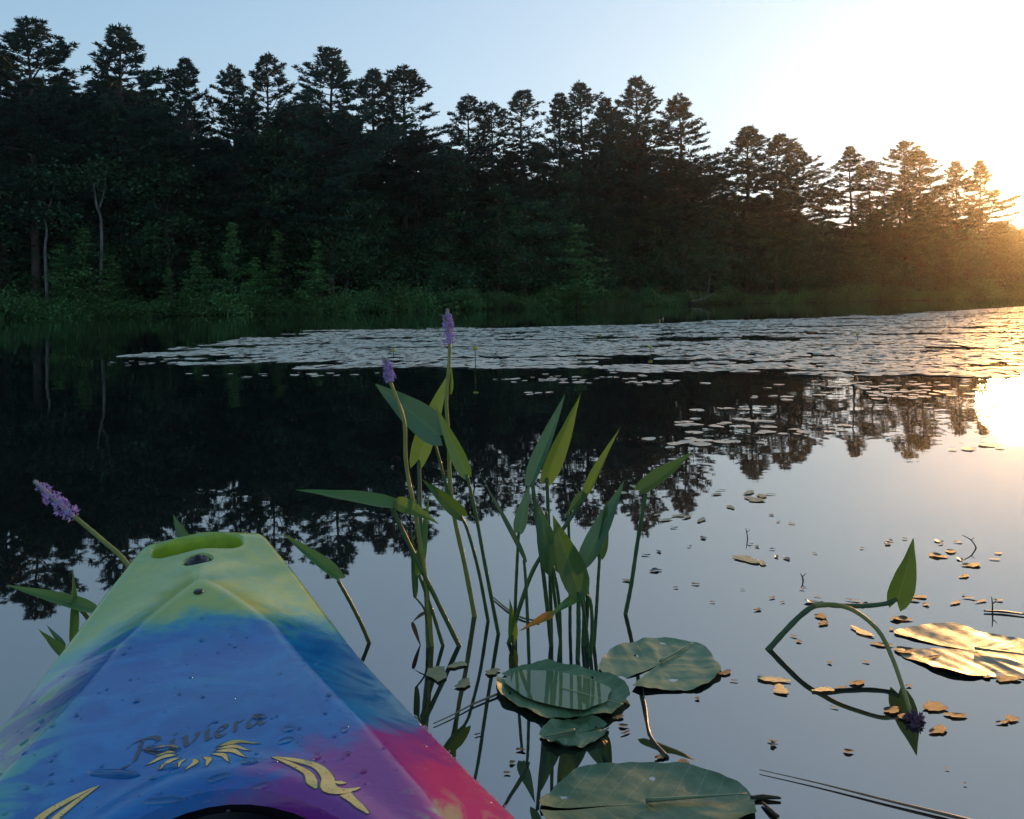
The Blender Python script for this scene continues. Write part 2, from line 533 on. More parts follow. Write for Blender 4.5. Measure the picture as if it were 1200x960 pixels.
SKY_PINES = [  # column, top row, metres behind the shore, variant, width factor, label
    (2, 62, 5, 4, 1.0, 'broad pine at the end of the treeline, beside the tallest layered pine'),
    (38, 22, 4, 0, 1.05, 'tallest layered pine standing over the forked pale birch'),
    (140, 30, 5, 2, 1.0, 'tall symmetrical pine with tiered boughs next to the tallest layered pine'),
    (228, 72, 7, 5, .85, 'pointed dark pine first in the group of three lower peaks'),
    (274, 78, 9, 2, .8, 'bushy pine with olive tinge between the pointed pine and the sparse pine'),
    (314, 65, 8, 3, .85, 'sparse see-through pine with sky between its boughs'),
    (384, 60, 5, 0, 1.0, 'big pine with a bare lower trunk showing pale against dark woods'),
    (432, 84, 9, 4, .9, 'dark pine wedged between two larger pines behind the purple flower spikes'),
    (474, 84, 6, 6, 1.1, 'wide-crowned pine rising behind the shorter purple flower spike'),
    (545, 110, 9, 1, .9, 'flat-topped pine behind the tallest flower spike'),
    (577, 122, 12, 3, .9, 'open-crowned pine beside the spindly pine'),
    (612, 108, 10, -1, 1.0, 'spindly pine with short airy tiers against the pale sky'),
    (655, 114, 9, 5, .9, 'dense dark pine beside the spindly pine'),
    (686, 95, 7, 1, .9, 'double-peaked pine standing above the bright green shore tree'),
    (714, 116, 11, 0, .9, 'lower dark pine between the double-peaked pine and the tufted pine'),
    (746, 91, 6, 3, 1.0, 'tufted pine with sky showing through its upper boughs'),
    (797, 112, 5, 2, 1.0, 'pine with long drooping tiers at the step down in the treeline'),
    (872, 150, 6, 4, 1.15, 'rounded heavy pine at the head of the lower treeline'),
    (906, 158, 8, 6, 1.0, 'broad pine joined to the rounded heavy pine'),
    (935, 170, 11, 0, 1.0, 'small pine on the falling shoulder of the broad pine'),
    (1000, 174, 8, 5, .9, 'slim backlit pine standing alone in the dip of the treeline'),
    (1022, 190, 10, -2, 1.0, 'thin backlit pine beside the slim lone pine'),
    (1060, 166, 7, 3, 1.1, 'highest backlit pine near the sun'),
    (1082, 176, 9, 1, 1.0, 'backlit pine leaning on the highest one near the sun'),
    (1120, 189, 8, 2, .8, 'backlit golden pine second from the sun'),
    (1142, 190, 8, 5, .8, 'backlit golden pine right beside the sun'),
]
R = random.Random(3)
for px, yt, of, var, wf, lab in SKY_PINES:
    loc, h = stand(px, yt, of)
    me = PINES[var] if var >= 0 else SLIM[-var - 1]
    plant_tree('pine_tree', me, loc, 1.28 * wf * (h / 20) ** .5, h / 20.05, R.uniform(0, 6.28), lab, 'pines along the skyline')

sky_x = [-120] + [p[0] for p in SKY_PINES] + [1185, 1230, 1400]
sky_y = [60] + [p[1] for p in SKY_PINES] + [232, 226, 215]
x = -110
k = 0
while x < 1420:                          # fill behind and between
    base_y = np.interp(x, sky_x, sky_y)
    for row in range(3):
        px = x + R.uniform(-14, 14)
        if row == 0: yt, of = base_y + R.uniform(48, 92), R.uniform(8, 16)
        elif row == 1: yt, of = base_y + R.uniform(58, 105), R.uniform(17, 28)
        else: yt, of = base_y + R.uniform(66, 110), R.uniform(5, 12)
        if 1150 < px < 1225: yt = max(yt, 238)
        loc, h = stand(px, yt, of)
        plant_tree('pine_tree', PINES[R.randrange(7)], loc, R.uniform(1.15, 1.6) * (h / 20) ** .5, h / 20.05, R.uniform(0, 6.28),
                   'dark pine deep in the wood, its top below the skyline', 'pines filling the wood behind the skyline trees')
    x += R.uniform(30, 46)
    k += 1

x = -90
while x < 1400:                          # broadleaf middle storey along the bank
    b = np.interp(x, sky_x, sky_y)
    if not (0 < x < 60):
        yt = R.uniform(b + 95, 272) if b + 95 < 268 else R.uniform(255, 285)
        of = R.uniform(3.0, 7.0)
        loc, h = stand(x, yt, of)
        plant_tree('broadleaf_tree', BROAD[R.randrange(5)], loc, R.uniform(.85, 1.15) * (h / 9.5) ** .5, h / 9.6, R.uniform(0, 6.28),
                   'leafy broadleaf tree crowded under the pines along the far bank', 'broadleaf trees under the pines')
    x += R.uniform(22, 36)

for px, yt, of, i, wf, lab in [
        (676, 262, -.8, 1, 2.0, 'bright green layered tree at the water edge beside the grassy point'),
        (98, 268, .8, 0, 1.3, 'light green sapling in front of the forked pale birch'),
        (128, 300, .5, 1, 1.2, 'bushy light green sapling with drooping sprays next to the birch sapling'),
        (70, 285, 1.0, 3, 1.1, 'slender sapling against the forked birch trunk'),
        (198, 314, .4, 2, .7, 'smallest thin sapling alone on the dark bank'),
        (232, 292, .8, 3, 1.0, 'sapling beside the smallest thin sapling'),
        (270, 262, .8, 0, 1.1, 'tall narrow sapling in front of the dark gap in the wood'),
        (325, 270, .7, 2, 1.3, 'sapling with a visible bare stem near the tall narrow sapling'),
        (366, 282, .7, 1, 1.1, 'rounded sapling under the big bare-trunked pine'),
        (300, 300, .6, 3, 1.0, 'low sapling between the tall narrow and the bare-stemmed saplings')]:
    loc, h = stand(px, yt, of)
    plant_tree('sapling', SAPS[i], loc, wf, h / 5, R.uniform(0, 6.28), lab, 'saplings on the far bank')

for of0, yt0, step in ((8, 285, 34), (15, 268, 34), (26, 258, 32)):   # thicket under the wood
    x = -120 + of0
    while x < 1430:
        loc, h = stand(x, yt0 + R.uniform(-14, 14) + (12 if x > 850 else 0), of0 + R.uniform(-1.5, 1.5))
        plant_tree('thicket_bush', THICK[R.randrange(3)], loc, R.uniform(.9, 1.2), h / 6.5, R.uniform(0, 6.28),
                   'dark dense bush filling the gap between trunks inside the wood', 'bushes under the wood', 'bush', ('trunk', 'crown'))
        x += R.uniform(.8, 1.2) * step
x = -90
while x < 1400:                          # shrubs at the water's edge
    b = shore_hit(x)
    p = b + unit(b) * R.uniform(-.2, 1.2)
    s = R.uniform(.7, 1.25)
    plant_tree('shrub', SHRUBS[R.randrange(4)], (p[0], p[1], -.05), s * 1.1, s * R.uniform(.8, 1.5), R.uniform(0, 6.28),
               'low leafy shrub overhanging the far waterline', 'shrubs along the far waterline', 'shrub', ('stems', 'foliage'))
    x += R.uniform(9, 17)

# pale forked birch trunks in front of the dark wood
def birch(px, ybase, pts, forks, lab):
    b = shore_hit(px)
    Y = b[1] + .9
    mb = MB()
    root = pd(*pts[0], Y)
    root[2] = float(ground_z(root[0], Y)) - .1
    P = [root] + [pd(*q, Y) for q in pts[1:]]
    t = thing('birch_tree', lab, 'tree', tuple(root))
    mb.add(*tube(spline(P, 14) - root, np.linspace(.13, .05, 14), 7))
    obj('trunk', mb.mesh('birch_trunk', M_PALE), t)
    for fk in forks:
        f = MB()
        f.add(*tube(spline([pd(q[0], q[1], Y + (.4 if i else 0)) for i, q in enumerate(fk)], 10) - root, np.linspace(.085, .03, 10), 6))
        obj('limb', f.mesh('birch_limb', M_PALE), t)
    r = np.random.default_rng(int(px))
    tops = [P[-1]] + [pd(*fk[-1], Y + .4) for fk in forks]
    Q = np.concatenate([tp - root + r.normal(0, 1, (420, 3)) * np.array([1.2, 1.0, .6]) for tp in tops])
    c = MB(); c.addarr(*leaf_faces(Q, .2, r))
    obj('crown', c.mesh('birch_crown', M_LEAF, False), t)
birch(56, 320, [(56, 322), (53, 296), (55, 272), (52, 255)], [[(52, 256), (46, 235), (40, 210)], [(52, 258), (60, 235), (66, 208)]], 'forked pale birch trunk against the dark wood')
birch(115, 300, [(116, 300), (119, 268), (113, 240), (110, 215)], [[(116, 245), (122, 225), (124, 200)]], 'pale slanting birch with a thin crown beside the tall symmetrical pine')

# dead wood at the waterline
def dead(px, strokes, lab, name='dead_branch'):
    Y = shore_hit(px)[1] - .7
    mb = MB()
    root = pd(*strokes[0][0], Y); root[2] = 0
    t = thing(name, lab, 'branch', tuple(root))
    for i, st in enumerate(strokes):
        mb = MB()
        P = spline([pd(q[0], q[1], Y) - root for q in st], 12)
        mb.add(*tube(P, np.linspace(.075 if i == 0 else .04, .012, 12), 6))
        obj('limb' if i else 'stem', mb.mesh('dead_limb', M_DEAD), t)
dead(825, [[(810, 353), (822, 351), (832, 346), (839, 342)], [(828, 347), (831, 335), (832, 318)], [(814, 352), (811, 347), (809, 342)], [(822, 350), (820, 345)]],
     'bare bleached branch sticking up from the far waterline')
dead(430, [[(428, 290), (431, 278), (428, 268), (434, 258)], [(431, 278), (437, 284), (441, 292)], [(430, 274), (424, 268)]],
     'bare bleached twigs hanging among dark leaves on the far bank') if False else None

# grassy point
gm = leaf_mat('marsh_grass', (0.05, 0.10, 0.03), (0.08, 0.13, 0.04), .3, None, .6, .8)
gb = MB()
ga, gz = shore_hit(685), shore_hit(745)
n = 2600
u = rng.uniform(0, 1, (n, 1))
gp = ga * (1 - u) + gz * u + np.stack([rng.normal(0, .5, n), rng.normal(-.6, .5, n)], 1)
gv = []
for q in gp:
    h, a, ln = rng.uniform(.35, .8), rng.uniform(0, 6.28), rng.normal(0, .12, 2)
    wv = np.array([cos(a), sin(a)]) * .02
    gv += [(q[0] - wv[0], q[1] - wv[1], -.02), (q[0] + wv[0], q[1] + wv[1], -.02), (q[0] + ln[0], q[1] + ln[1], h)]
tag(obj('marsh_grass', mk_mesh('marsh_grass', gv, np.arange(3 * n).reshape(-1, 3), gm, False)),
    'bright marsh grass on a low point of the far bank', 'grass', kind='stuff')

# ------------------------------------------------------------------ kayak
KA = radians(19.3)
K_D = np.array([-sin(KA), cos(KA)])            # towards the nose
K_R = np.array([cos(KA), sin(KA)])             # across, to the right
K_N = np.array([-0.600, 1.60]) + K_R * -0.006
def kw(s, t, z):                               # kayak frame (distance back from the nose, across, up) -> world
    q = K_N - s * K_D + t * K_R
    return np.array([q[0], q[1], z])
S0, S1 = -0.006, 2.95
def half_w(s):
    w = np.interp(s, [-.02, .03, .075, .173, .36, .5, .6, .69, .81, .9, 1.1, 1.4, 1.8, 2.2, 2.6, 2.95],
                  [.093, .113, .127, .158, .211, .243, .264, .282, .307, .328, .355, .378, .385, .36, .27, .12])
    e = np.clip((s - S0) / .035, 0, 1)
    w = w * (1 - (1 - e) ** 2.6) ** .42
    e = np.clip((S1 - s) / .08, 0, 1)
    return w * (1 - (1 - e) ** 2.4) ** .45
def k_rise(s):
    x = (.42 - s) / .05
    return .235 * .05 * np.log1p(np.exp(np.clip(x, -40, 40)))
def smin(a, b, k):
    h = np.clip(.5 + .5 * (b - a) / k, 0, 1)
    return b * (1 - h) + a * h - k * h * (1 - h)
def deck(s, t):
    w = half_w(s)
    ze = .258 + k_rise(s) - .012 * np.exp(-((s - S0) / .03) ** 2)
    sl = np.interp(s, [0, .15, .26, .42, .6, .75, .95, 2.2, 2.9], [.14, .21, .30, .44, .48, .52, .52, .4, .25])
    ta = np.sqrt(t * t + .012 ** 2)
    zf = ze + (w - ta) * sl
    z = smin(zf, ze + .056 - .05 * np.clip(np.abs(t), 0, .2) * 0, .004)
    # cockpit well with a raised lip
    q = ((s - 1.49) / .65) ** 2 + ((t - .02) / .232) ** 2
    rr = np.sqrt(np.maximum(q, 1e-9))
    z = z + .004 * np.exp(-((rr - 1.05) / .045) ** 2)
    return z
ss = np.unique(np.concatenate([S0 + (np.linspace(0, 1, 22) ** 2) * .05, np.linspace(.045, 1.02, 200), np.linspace(1.03, 2.85, 90), S1 - (np.linspace(1, 0, 12) ** 2) * .09]))
ss[0] = S0 + 1e-4; ss[-1] = S1 - 1e-4
NV = 121
vv = np.linspace(-1, 1, NV)
vv = np.sign(vv) * (1 - (1 - np.abs(vv)) ** 1.25)
HULLP = [(1.004, -.012), (.992, -.03), (.955, -.075), (.88, -.15), (.78, -.22), (.6, -.30), (.35, -.345), (0, -.36)]
rows = []
for s in ss:
    w = float(half_w(s))
    t = vv * w
    z = deck(np.full(NV, s), t)
    edge = np.clip((np.abs(t) - (w - .016)) / .016, 0, 1)
    z = z - .016 * (1 - np.sqrt(np.clip(1 - edge ** 2, 0, 1)))
    row = [kw(s, t[i], z[i]) for i in range(NV)]
    zt = .5 * (z[0] + z[-1])
    keel = -.07 + .25 * np.clip((.75 - s) / .75, 0, 1) ** 2.0 + .2 * np.clip((s - 2.3) / .65, 0, 1) ** 2
    hp = []
    for a, b in HULLP:
        f_ = -b / .36
        hp.append((a * w, zt + (keel - zt) * f_))
    row += [kw(s, a, b) for a, b in hp[:-1]]
    row += [kw(s, 0, hp[-1][1])]
    row += [kw(s, -a, b) for a, b in hp[:-1][::-1]]
    rows.append(row)
nr = len(rows[0])
V = np.array(rows).reshape(-1, 3)
F = [(i * nr + j, i * nr + (j + 1) % nr, (i + 1) * nr + (j + 1) % nr, (i + 1) * nr + j) for i in range(len(ss) - 1) for j in range(nr)]
F.append(tuple(range(nr))[::-1]); F.append(tuple((len(ss) - 1) * nr + j for j in range(nr)))

def kayak_mat():
    m, t, b = new_mat('swirled_kayak_plastic')
    tc = N(t, 'ShaderNodeTexCoord')
    # coordinates along (s) and across (t) the kayak
    def dotc(vx, vy, off):
        n = N(t, 'ShaderNodeVectorMath'); n.operation = 'DOT_PRODUCT'
        t.links.new(tc.outputs['Object'], n.inputs[0])
        n.inputs[1].default_value = (vx, vy, 0)
        return math_n(t, 'ADD', n.outputs['Value'], off)
    s = dotc(-K_D[0], -K_D[1], float(K_N @ K_D))
    a = dotc(K_R[0], K_R[1], -float(K_N @ K_R))
    big = noise(t, 7.0, 4, .6, tc.outputs['Object'], .6)
    fine = noise(t, 26.0, 4, .6, tc.outputs['Object'], .4)
    mid = noise(t, 13.0, 3, .55, tc.outputs['Object'], 1.2)
    sw = math_n(t, 'MULTIPLY_ADD', math_n(t, 'SUBTRACT', big, .5), .30, s)
    sw = math_n(t, 'MULTIPLY_ADD', math_n(t, 'SUBTRACT', fine, .5), .12, sw)
    pale = mix_rgb(t, ramp01(t, mid, .3, .7), (.25, .37, .09), (.36, .44, .12))
    pale = mix_rgb(t, math_n(t, 'MULTIPLY', ramp01(t, fine, .48, .75), .5), pale, (.16, .36, .25))
    blue = mix_rgb(t, ramp01(t, mid, .35, .7), (0, .092, .33), (0, .15, .43))
    blue = mix_rgb(t, math_n(t, 'MULTIPLY', ramp01(t, big, .5, .72), .55), blue, (0, .19, .36))
    # blue starts around s = 0.37, further back in the middle-right, earlier on the left cheek
    aa = math_n(t, 'ABSOLUTE', math_n(t, 'SUBTRACT', a, .045))
    start = math_n(t, 'MULTIPLY_ADD', math_n(t, 'MULTIPLY', aa, -1), .30, .43)
    fb = ramp01(t, math_n(t, 'SUBTRACT', sw, start), -.03, .05)
    col = mix_rgb(t, ramp01(t, math_n(t, 'SUBTRACT', sw, start), -.09, .01), pale, (.04, .30, .30))
    col = mix_rgb(t, fb, col, blue)
    # greenish streaks along the left cheek
    lc = math_n(t, 'MULTIPLY', ramp01(t, math_n(t, 'MULTIPLY', a, -1), .11, .19), ramp01(t, mid, .42, .62))
    col = mix_rgb(t, math_n(t, 'MULTIPLY', lc, .8), col, (.07, .34, .22))
    # sky sheen painted as pale blue on the right cheek
    rc = math_n(t, 'MULTIPLY', ramp01(t, a, .17, .26), math_n(t, 'SUBTRACT', 1, ramp01(t, sw, .62, .8)))
    col = mix_rgb(t, math_n(t, 'MULTIPLY', math_n(t, 'MULTIPLY', rc, ramp01(t, mid, .3, .6)), .55), col, (.17, .36, .50))
    # magenta to red swirl further back on the right
    fm = math_n(t, 'MULTIPLY_ADD', a, .75, sw)
    col = mix_rgb(t, math_n(t, 'MULTIPLY', ramp01(t, fm, .84, .94), .9), col, (.22, .02, .21))
    fr = math_n(t, 'MULTIPLY', ramp01(t, fm, .93, 1.03), ramp01(t, a, .19, .25))
    col = mix_rgb(t, math_n(t, 'MULTIPLY', fr, .95), col, (.42, .04, .16))
    gr = math_n(t, 'MULTIPLY', ramp01(t, fm, 1.08, 1.16), ramp01(t, mid, .5, .62))
    col = mix_rgb(t, math_n(t, 'MULTIPLY', gr, .6), col, (.30, .45, .22))
    # scuffs
    mp = N(t, 'ShaderNodeMapping'); mp.inputs['Rotation'].default_value = (0, 0, .9); mp.inputs['Scale'].default_value = (60, 500, 60)
    t.links.new(tc.outputs['Object'], mp.inputs[0])
    sc = noise(t, 1.0, 2, .5, mp.outputs[0])
    scm = math_n(t, 'MULTIPLY', ramp01(t, sc, .68, .78), .16)
    col = mix_rgb(t, scm, col, (.62, .66, .58))
    t.links.new(col, b.inputs['Base Color'])
    rg = math_n(t, 'MULTIPLY_ADD', fine, .14, .07)
    t.links.new(rg, b.inputs['Roughness'])
    b.inputs['IOR'].default_value = 1.5
    b.inputs['Specular IOR Level'].default_value = .32
    bp = N(t, 'ShaderNodeBump', Strength=.35, Distance=.0012)
    t.links.new(math_n(t, 'MULTIPLY_ADD', noise(t, 160, 4, .6, tc.outputs['Object']), .5, mid), bp.inputs['Height'])
    t.links.new(bp.outputs[0], b.inputs['Normal'])
    return m
M_KAYAK = kayak_mat()
def worn(m):
    t = m.node_tree
    b = t.nodes['Principled BSDF']
    b.inputs['Roughness'].default_value = .28
    tc = N(t, 'ShaderNodeTexCoord')
    w_ = ramp01(t, noise(t, 240, 4, .65, tc.outputs['Object']), .60, .68)
    tr = N(t, 'ShaderNodeBsdfTransparent')
    mx = N(t, 'ShaderNodeMixShader')
    t.links.new(w_, mx.inputs[0]); t.links.new(b.outputs[0], mx.inputs[1]); t.links.new(tr.outputs[0], mx.inputs[2])
    t.links.new(mx.outputs[0], t.nodes['Material Output'].inputs['Surface'])
def flat_mat(name, c, rough=.5, spec=.5, c2=None, scale=20.0):
    m, t, b = new_mat(name)
    if c2:
        tc = N(t, 'ShaderNodeTexCoord')
        t.links.new(mix_rgb(t, ramp01(t, noise(t, scale, 4, .6, tc.outputs['Object']), .35, .65), c, c2), b.inputs['Base Color'])
    else:
        b.inputs['Base Color'].default_value = (*c, 1)
    b.inputs['Roughness'].default_value = rough
    b.inputs['Specular IOR Level'].default_value = spec
    return m
M_SLOT = flat_mat('fresh_yellow_green_plastic', (.22, .33, .015), .4, .5, (.32, .42, .025), 30)
M_COCKPIT_SHADE = flat_mat('painted_cockpit_shade', (.010, .012, .026), .5)  # shade inside the cockpit, put into the colour
M_DARK = flat_mat('black_rubber', (.008, .009, .012), .4)
M_INK = flat_mat('dark_printed_ink', (.010, .028, .060), .5)
M_GOLD = flat_mat('gold_print', (.52, .41, .11), .5, .4, (.62, .50, .17), 60)
M_GOLDE = flat_mat('dark_outline_print', (.03, .05, .06), .5)

for m_ in (M_INK, M_GOLD, M_GOLDE): worn(m_)
kay = thing('kayak', 'swirled green, blue and magenta plastic kayak with water beads on its bow', 'kayak', tuple(kw(1.4, 0, 0)))
KO = kw(1.4, 0, 0)
def kchild(name, mesh, parent=None):
    o = obj(name, mesh, parent or kay)
    o.matrix_parent_inverse = Matrix.Translation(-Vector(KO))
    return o
hull_me = mk_mesh('hull', V, F, M_KAYAK)
hull = kchild('hull', hull_me)
hull_me.materials.append(M_SLOT)
# cutters: slot, drain hole, plug seat; flared at the top for a rounded rim
def cutter(outline, depth):
    mb = MB()
    prof = [(.010, .03), (.0075, .002), (.0045, -.0015), (.0015, -.004), (0, -.009), (0, -depth)]
    V_, n = [], None
    for grow, dz in prof:
        ring = outline(grow)
        n = len(ring)
        V_ += [kw(s_, t_, float(deck(np.array(s_ if False else ring[0][0] * 0 + SC_S), np.array(0.0))) * 0 + plane_z(s_, t_) + dz) for s_, t_ in ring]
    F_ = []
    for i in range(len(prof) - 1):
        for k in range(n):
            F_.append((i * n + k, i * n + (k + 1) % n, (i + 1) * n + (k + 1) % n, (i + 1) * n + k))
    F_.append(tuple(range(n))[::-1]); F_.append(tuple((len(prof) - 1) * n + k for k in range(n)))
    return mk_mesh('cutter', V_, F_, M_SLOT)
SC_S = 0.0
def plane_z(s_, t_): return float(deck(np.array([s_]), np.array([t_]))[0])
def slot_out(g):
    hs, ht, r, cs, ct = .036 + g, .077 + g, .030 + g, .068, -.011
    out = []
    for q in range(4):
        sx, sy = [(1, 1), (-1, 1), (-1, -1), (1, -1)][q]
        for k in range(9):
            a = q * pi / 2 + k * pi / 16
            out.append((cs + sx * (hs - r) + r * cos(a), ct + sy * (ht - r) + r * sin(a)))
    return out
def circ_out(cs, ct, r):
    return lambda g: [(cs + (r + g) * cos(2 * pi * k / 32), ct + (r + g) * sin(2 * pi * k / 32)) for k in range(32)]
import bmesh
def fix_normals(me):
    bm = bmesh.new(); bm.from_mesh(me)
    bmesh.ops.recalc_face_normals(bm, faces=bm.faces)
    bm.to_mesh(me); bm.free()
fix_normals(hull_me)
def cockpit_cutter():
    n, V_, prof = 72, [], [(1.012, .03, 0), (1.006, .002, 0), (1.0, -.004, 0), (.995, -.012, 0), (1.0, -.03, -.02), (1.0, -.08, -.10), (.92, -.15, -.12), (.8, -.20, -.08)]
    for f_, dz, ds in prof:
        for k in range(n):
            a = 2 * pi * k / n
            s_, t_ = 1.49 + .65 * f_ * cos(a), .02 + .232 * f_ * sin(a)
            V_.append(kw(s_ + ds * max(0, -cos(a)), t_, plane_z(s_, t_) + dz))
    m_ = len(prof)
    F_ = [(i * n + k, i * n + (k + 1) % n, (i + 1) * n + (k + 1) % n, (i + 1) * n + k) for i in range(m_ - 1) for k in range(n)]
    F_.append(tuple(range(n))[::-1]); F_.append(tuple((m_ - 1) * n + k for k in range(n)))
    return mk_mesh('cutter', V_, F_, M_SLOT)
tmp = []
for cme in (cutter(slot_out, .030), cutter(circ_out(.156, -.008, .021), .03), cockpit_cutter()):
    fix_normals(cme)
    co = bpy.data.objects.new('cutter', cme); COL.objects.link(co); tmp.append(co)
    md = hull.modifiers.new('cut', 'BOOLEAN'); md.operation = 'DIFFERENCE'; md.object = co; md.solver = 'EXACT'
bpy.context.view_layer.update()
dg = bpy.context.evaluated_depsgraph_get()
new_me = bpy.data.meshes.new_from_object(hull.evaluated_get(dg))
hull.modifiers.clear()
hull.data = new_me
for c_ in tmp: bpy.data.objects.remove(c_)
new_me.materials.clear(); new_me.materials.append(M_KAYAK); new_me.materials.append(M_SLOT); new_me.materials.append(M_COCKPIT_SHADE)
for p in new_me.polygons:
    c_ = np.array(p.center)[:2] - K_N
    s_, t_ = -(c_ @ K_D), c_ @ K_R
    inslot = -.0 < s_ < .2 and abs(t_ + .011) < .12
    p.use_smooth = True
    p.material_index = 1 if (inslot and p.center[2] < plane_z(s_, t_) - .006 and p.center[2] > .2 and abs(t_) < half_w(s_) - .02) else 0
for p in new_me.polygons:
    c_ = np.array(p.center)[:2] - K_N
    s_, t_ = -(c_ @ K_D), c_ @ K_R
    if .6 < s_ < 2.25 and abs(t_) < half_w(s_) - .04 and -.02 < p.center[2] < plane_z(s_, t_) - .016: p.material_index = 2  # cockpit faces below the rim painted near-black as shade
new_me.set_sharp_from_angle(angle=radians(40))

# rubber stopper in the drain hole, small plug
def disc_lathe(c, prof, n=24):
    mb = MB(); V_ = []
    for r_, z_ in prof:
        V_ += [(c[0] + r_ * cos(2 * pi * k / n), c[1] + r_ * sin(2 * pi * k / n), c[2] + z_) for k in range(n)]
    F_ = [(i * n + k, i * n + (k + 1) % n, (i + 1) * n + (k + 1) % n, (i + 1) * n + k) for i in range(len(prof) - 1) for k in range(n)]
    F_.append(tuple(range(n))[::-1]); F_.append(tuple((len(prof) - 1) * n + k for k in range(n)))
    return V_, F_
mb = MB(); mb.add(*disc_lathe(kw(.154, -.008, plane_z(.154, -.008) - .021), [(.0205, 0), (.0205, .016), (.015, .022), (.009, .018), (.006, .026), (.001, .028)]))
kchild('drain_stopper', mb.mesh('drain_stopper', M_DARK))
mb = MB(); mb.add(*disc_lathe(kw(.309, -.003, plane_z(.309, -.003) - .004), [(.0075, 0), (.0078, .0052), (.006, .0072), (.0035, .0066), (.001, .0068)], 16))
kchild('plug', mb.mesh('plug', M_DARK))

# printed decals: thin prints lying on the deck (coordinates in the kayak frame)
def decal_pts(pts2, lift): # pts2: (s, t)
    P = np.asarray(pts2, float)
    z = deck(P[:, 0], P[:, 1]) + lift
    return np.array([kw(P[i, 0], P[i, 1], z[i]) for i in range(len(P))])
TB = np.array([.752, -.060]); TXA = math.atan2(.034, .14)   # lettering baseline start, its slope
ex = np.array([-sin(TXA), cos(TXA)]); ey = np.array([-cos(TXA), -sin(TXA)])   # letter x (across), letter y (towards nose)
def tx(x, y, k=.0395):
    return TB + ex * (x * k) + ey * (y * k * 1.02)
def pen(strokes, nib=.095, ang=radians(38), lift=.0005):
    mb = MB()
    for st in strokes:
        P = spline(st, 26)
        P[:, 0] += P[:, 1] * .22               # slant
        nv = np.array([cos(ang), sin(ang)]) * nib
        taper = np.clip(np.minimum(np.arange(26) + 2, 27 - np.arange(26)) / 4.0, .35, 1)[:, None]
        A = np.array([tx(*p) for p in P + nv * taper]); B = np.array([tx(*p) for p in P - nv * taper])
        V_ = np.vstack([decal_pts(A, lift), decal_pts(B, lift)])
        mb.add(V_, [(i, i + 1, 27 + i, 26 + i) for i in range(25)])
    return mb.mesh('print', M_INK)
def shift(st, dx): return [[(x + dx, y) for x, y in s] for s in st]
L_R = [[(.15, 0), (.22, .5), (.28, 1.0)], [(-.12, .78), (.1, 1.02), (.5, 1.05), (.72, .82), (.55, .58), (.28, .52)], [(.36, .52), (.62, .2), (.9, -.04), (1.1, -.06)], [(-.18, -.16), (.02, -.12), (.15, 0)]]
L_i = [[(.02, .5), (.12, .56), (.1, .3), (.12, .04), (.24, .06)], [(.15, .80), (.19, .84), (.17, .86)]]
L_v = [[(.0, .52), (.1, .56), (.14, .2), (.2, .02), (.36, .2), (.46, .5), (.40, .58)]]
L_e = [[(.06, .28), (.3, .34), (.36, .5), (.2, .56), (.06, .32), (.1, .06), (.25, .0), (.4, .12)]]
L_r = [[(.02, .48), (.12, .56), (.1, .3), (.08, .02)], [(.1, .34), (.2, .5), (.34, .54)]]
L_a = [[(.4, .52), (.2, .54), (.05, .28), (.1, .04), (.24, .06), (.4, .4)], [(.42, .54), (.38, .2), (.44, .02), (.58, .08)]]
for nm, st, dx in (('R', L_R, 0), ('i', L_i, .98), ('v', L_v, 1.32), ('i', L_i, 1.92), ('e', L_e, 2.22), ('r', L_r, 2.72), ('a', L_a, 3.12)):
    kchild('printed_letter', pen(shift(st, dx)))['label'] = 'dark printed letter %s of the script name' % nm

def petal(pts, lift, mat, grow=0.0):
    P = np.asarray(pts, float)
    c = P.mean(0)
    if grow: P = c + (P - c) * (1 + grow)
    V_ = decal_pts(np.vstack([P, c[None]]), lift)
    n = len(P)
    return mk_mesh('print', V_, [(i, (i + 1) % n, n) for i in range(n)], mat, False)
def outl(base, tip, w, curl):                    # a flame-shaped petal in the (s, t) plane
    b, t_ = np.array(base), np.array(tip)
    d = t_ - b; nrm = np.array([-d[1], d[0]])
    up, dn = [], []
    for k in range(9):
        u = k / 8
        mid = b + d * u + nrm * curl * sin(pi * u * 1.4)
        h = w * (sin(pi * u ** .75) ** .9) * np.linalg.norm(d) * .5 / .5
        q = nrm / np.linalg.norm(nrm)
        up.append(mid + q * h); dn.append(mid - q * h)
    return up + dn[::-1][1:-1]
SUNC = np.array([.750, .008])
emb = [(-100, .044, .13), (-76, .040, .17), (-58, .049, .2), (-34, .047, .2), (-12, .040, .2), (8, .047, .22), (32, .046, .22), (56, .052, .16), (74, .058, .15), (90, .054, .14), (106, .060, .12)]
for i, (an, ln, wd) in enumerate(emb):
    a = radians(an)
    dv = np.array([cos(a), sin(a)]) * np.array([.92, 1.08])
    rot = np.array([[cos(-.32), -sin(-.32)], [sin(-.32), cos(-.32)]])
    dv = rot @ dv
    b0, b1 = SUNC + dv * .021, SUNC + dv * ln
    pts = outl(b0, b1, wd * .60, .14 if an > 0 else -.14)
    kchild('emblem_outline', petal(pts, .0004, M_GOLDE, .22))
    kchild('emblem_petal', petal(pts, .0007, M_GOLD))
def sw_poly(cl, wd):
    C_ = spline(cl, 20); T_ = np.gradient(C_, axis=0); Nn = np.stack([-T_[:, 1], T_[:, 0]], 1)
    Nn /= np.linalg.norm(Nn, axis=1)[:, None]
    w_ = np.interp(np.linspace(0, 1, 20), np.linspace(0, 1, len(wd)), wd)[:, None]
    return C_ + Nn * w_, C_ - Nn * w_
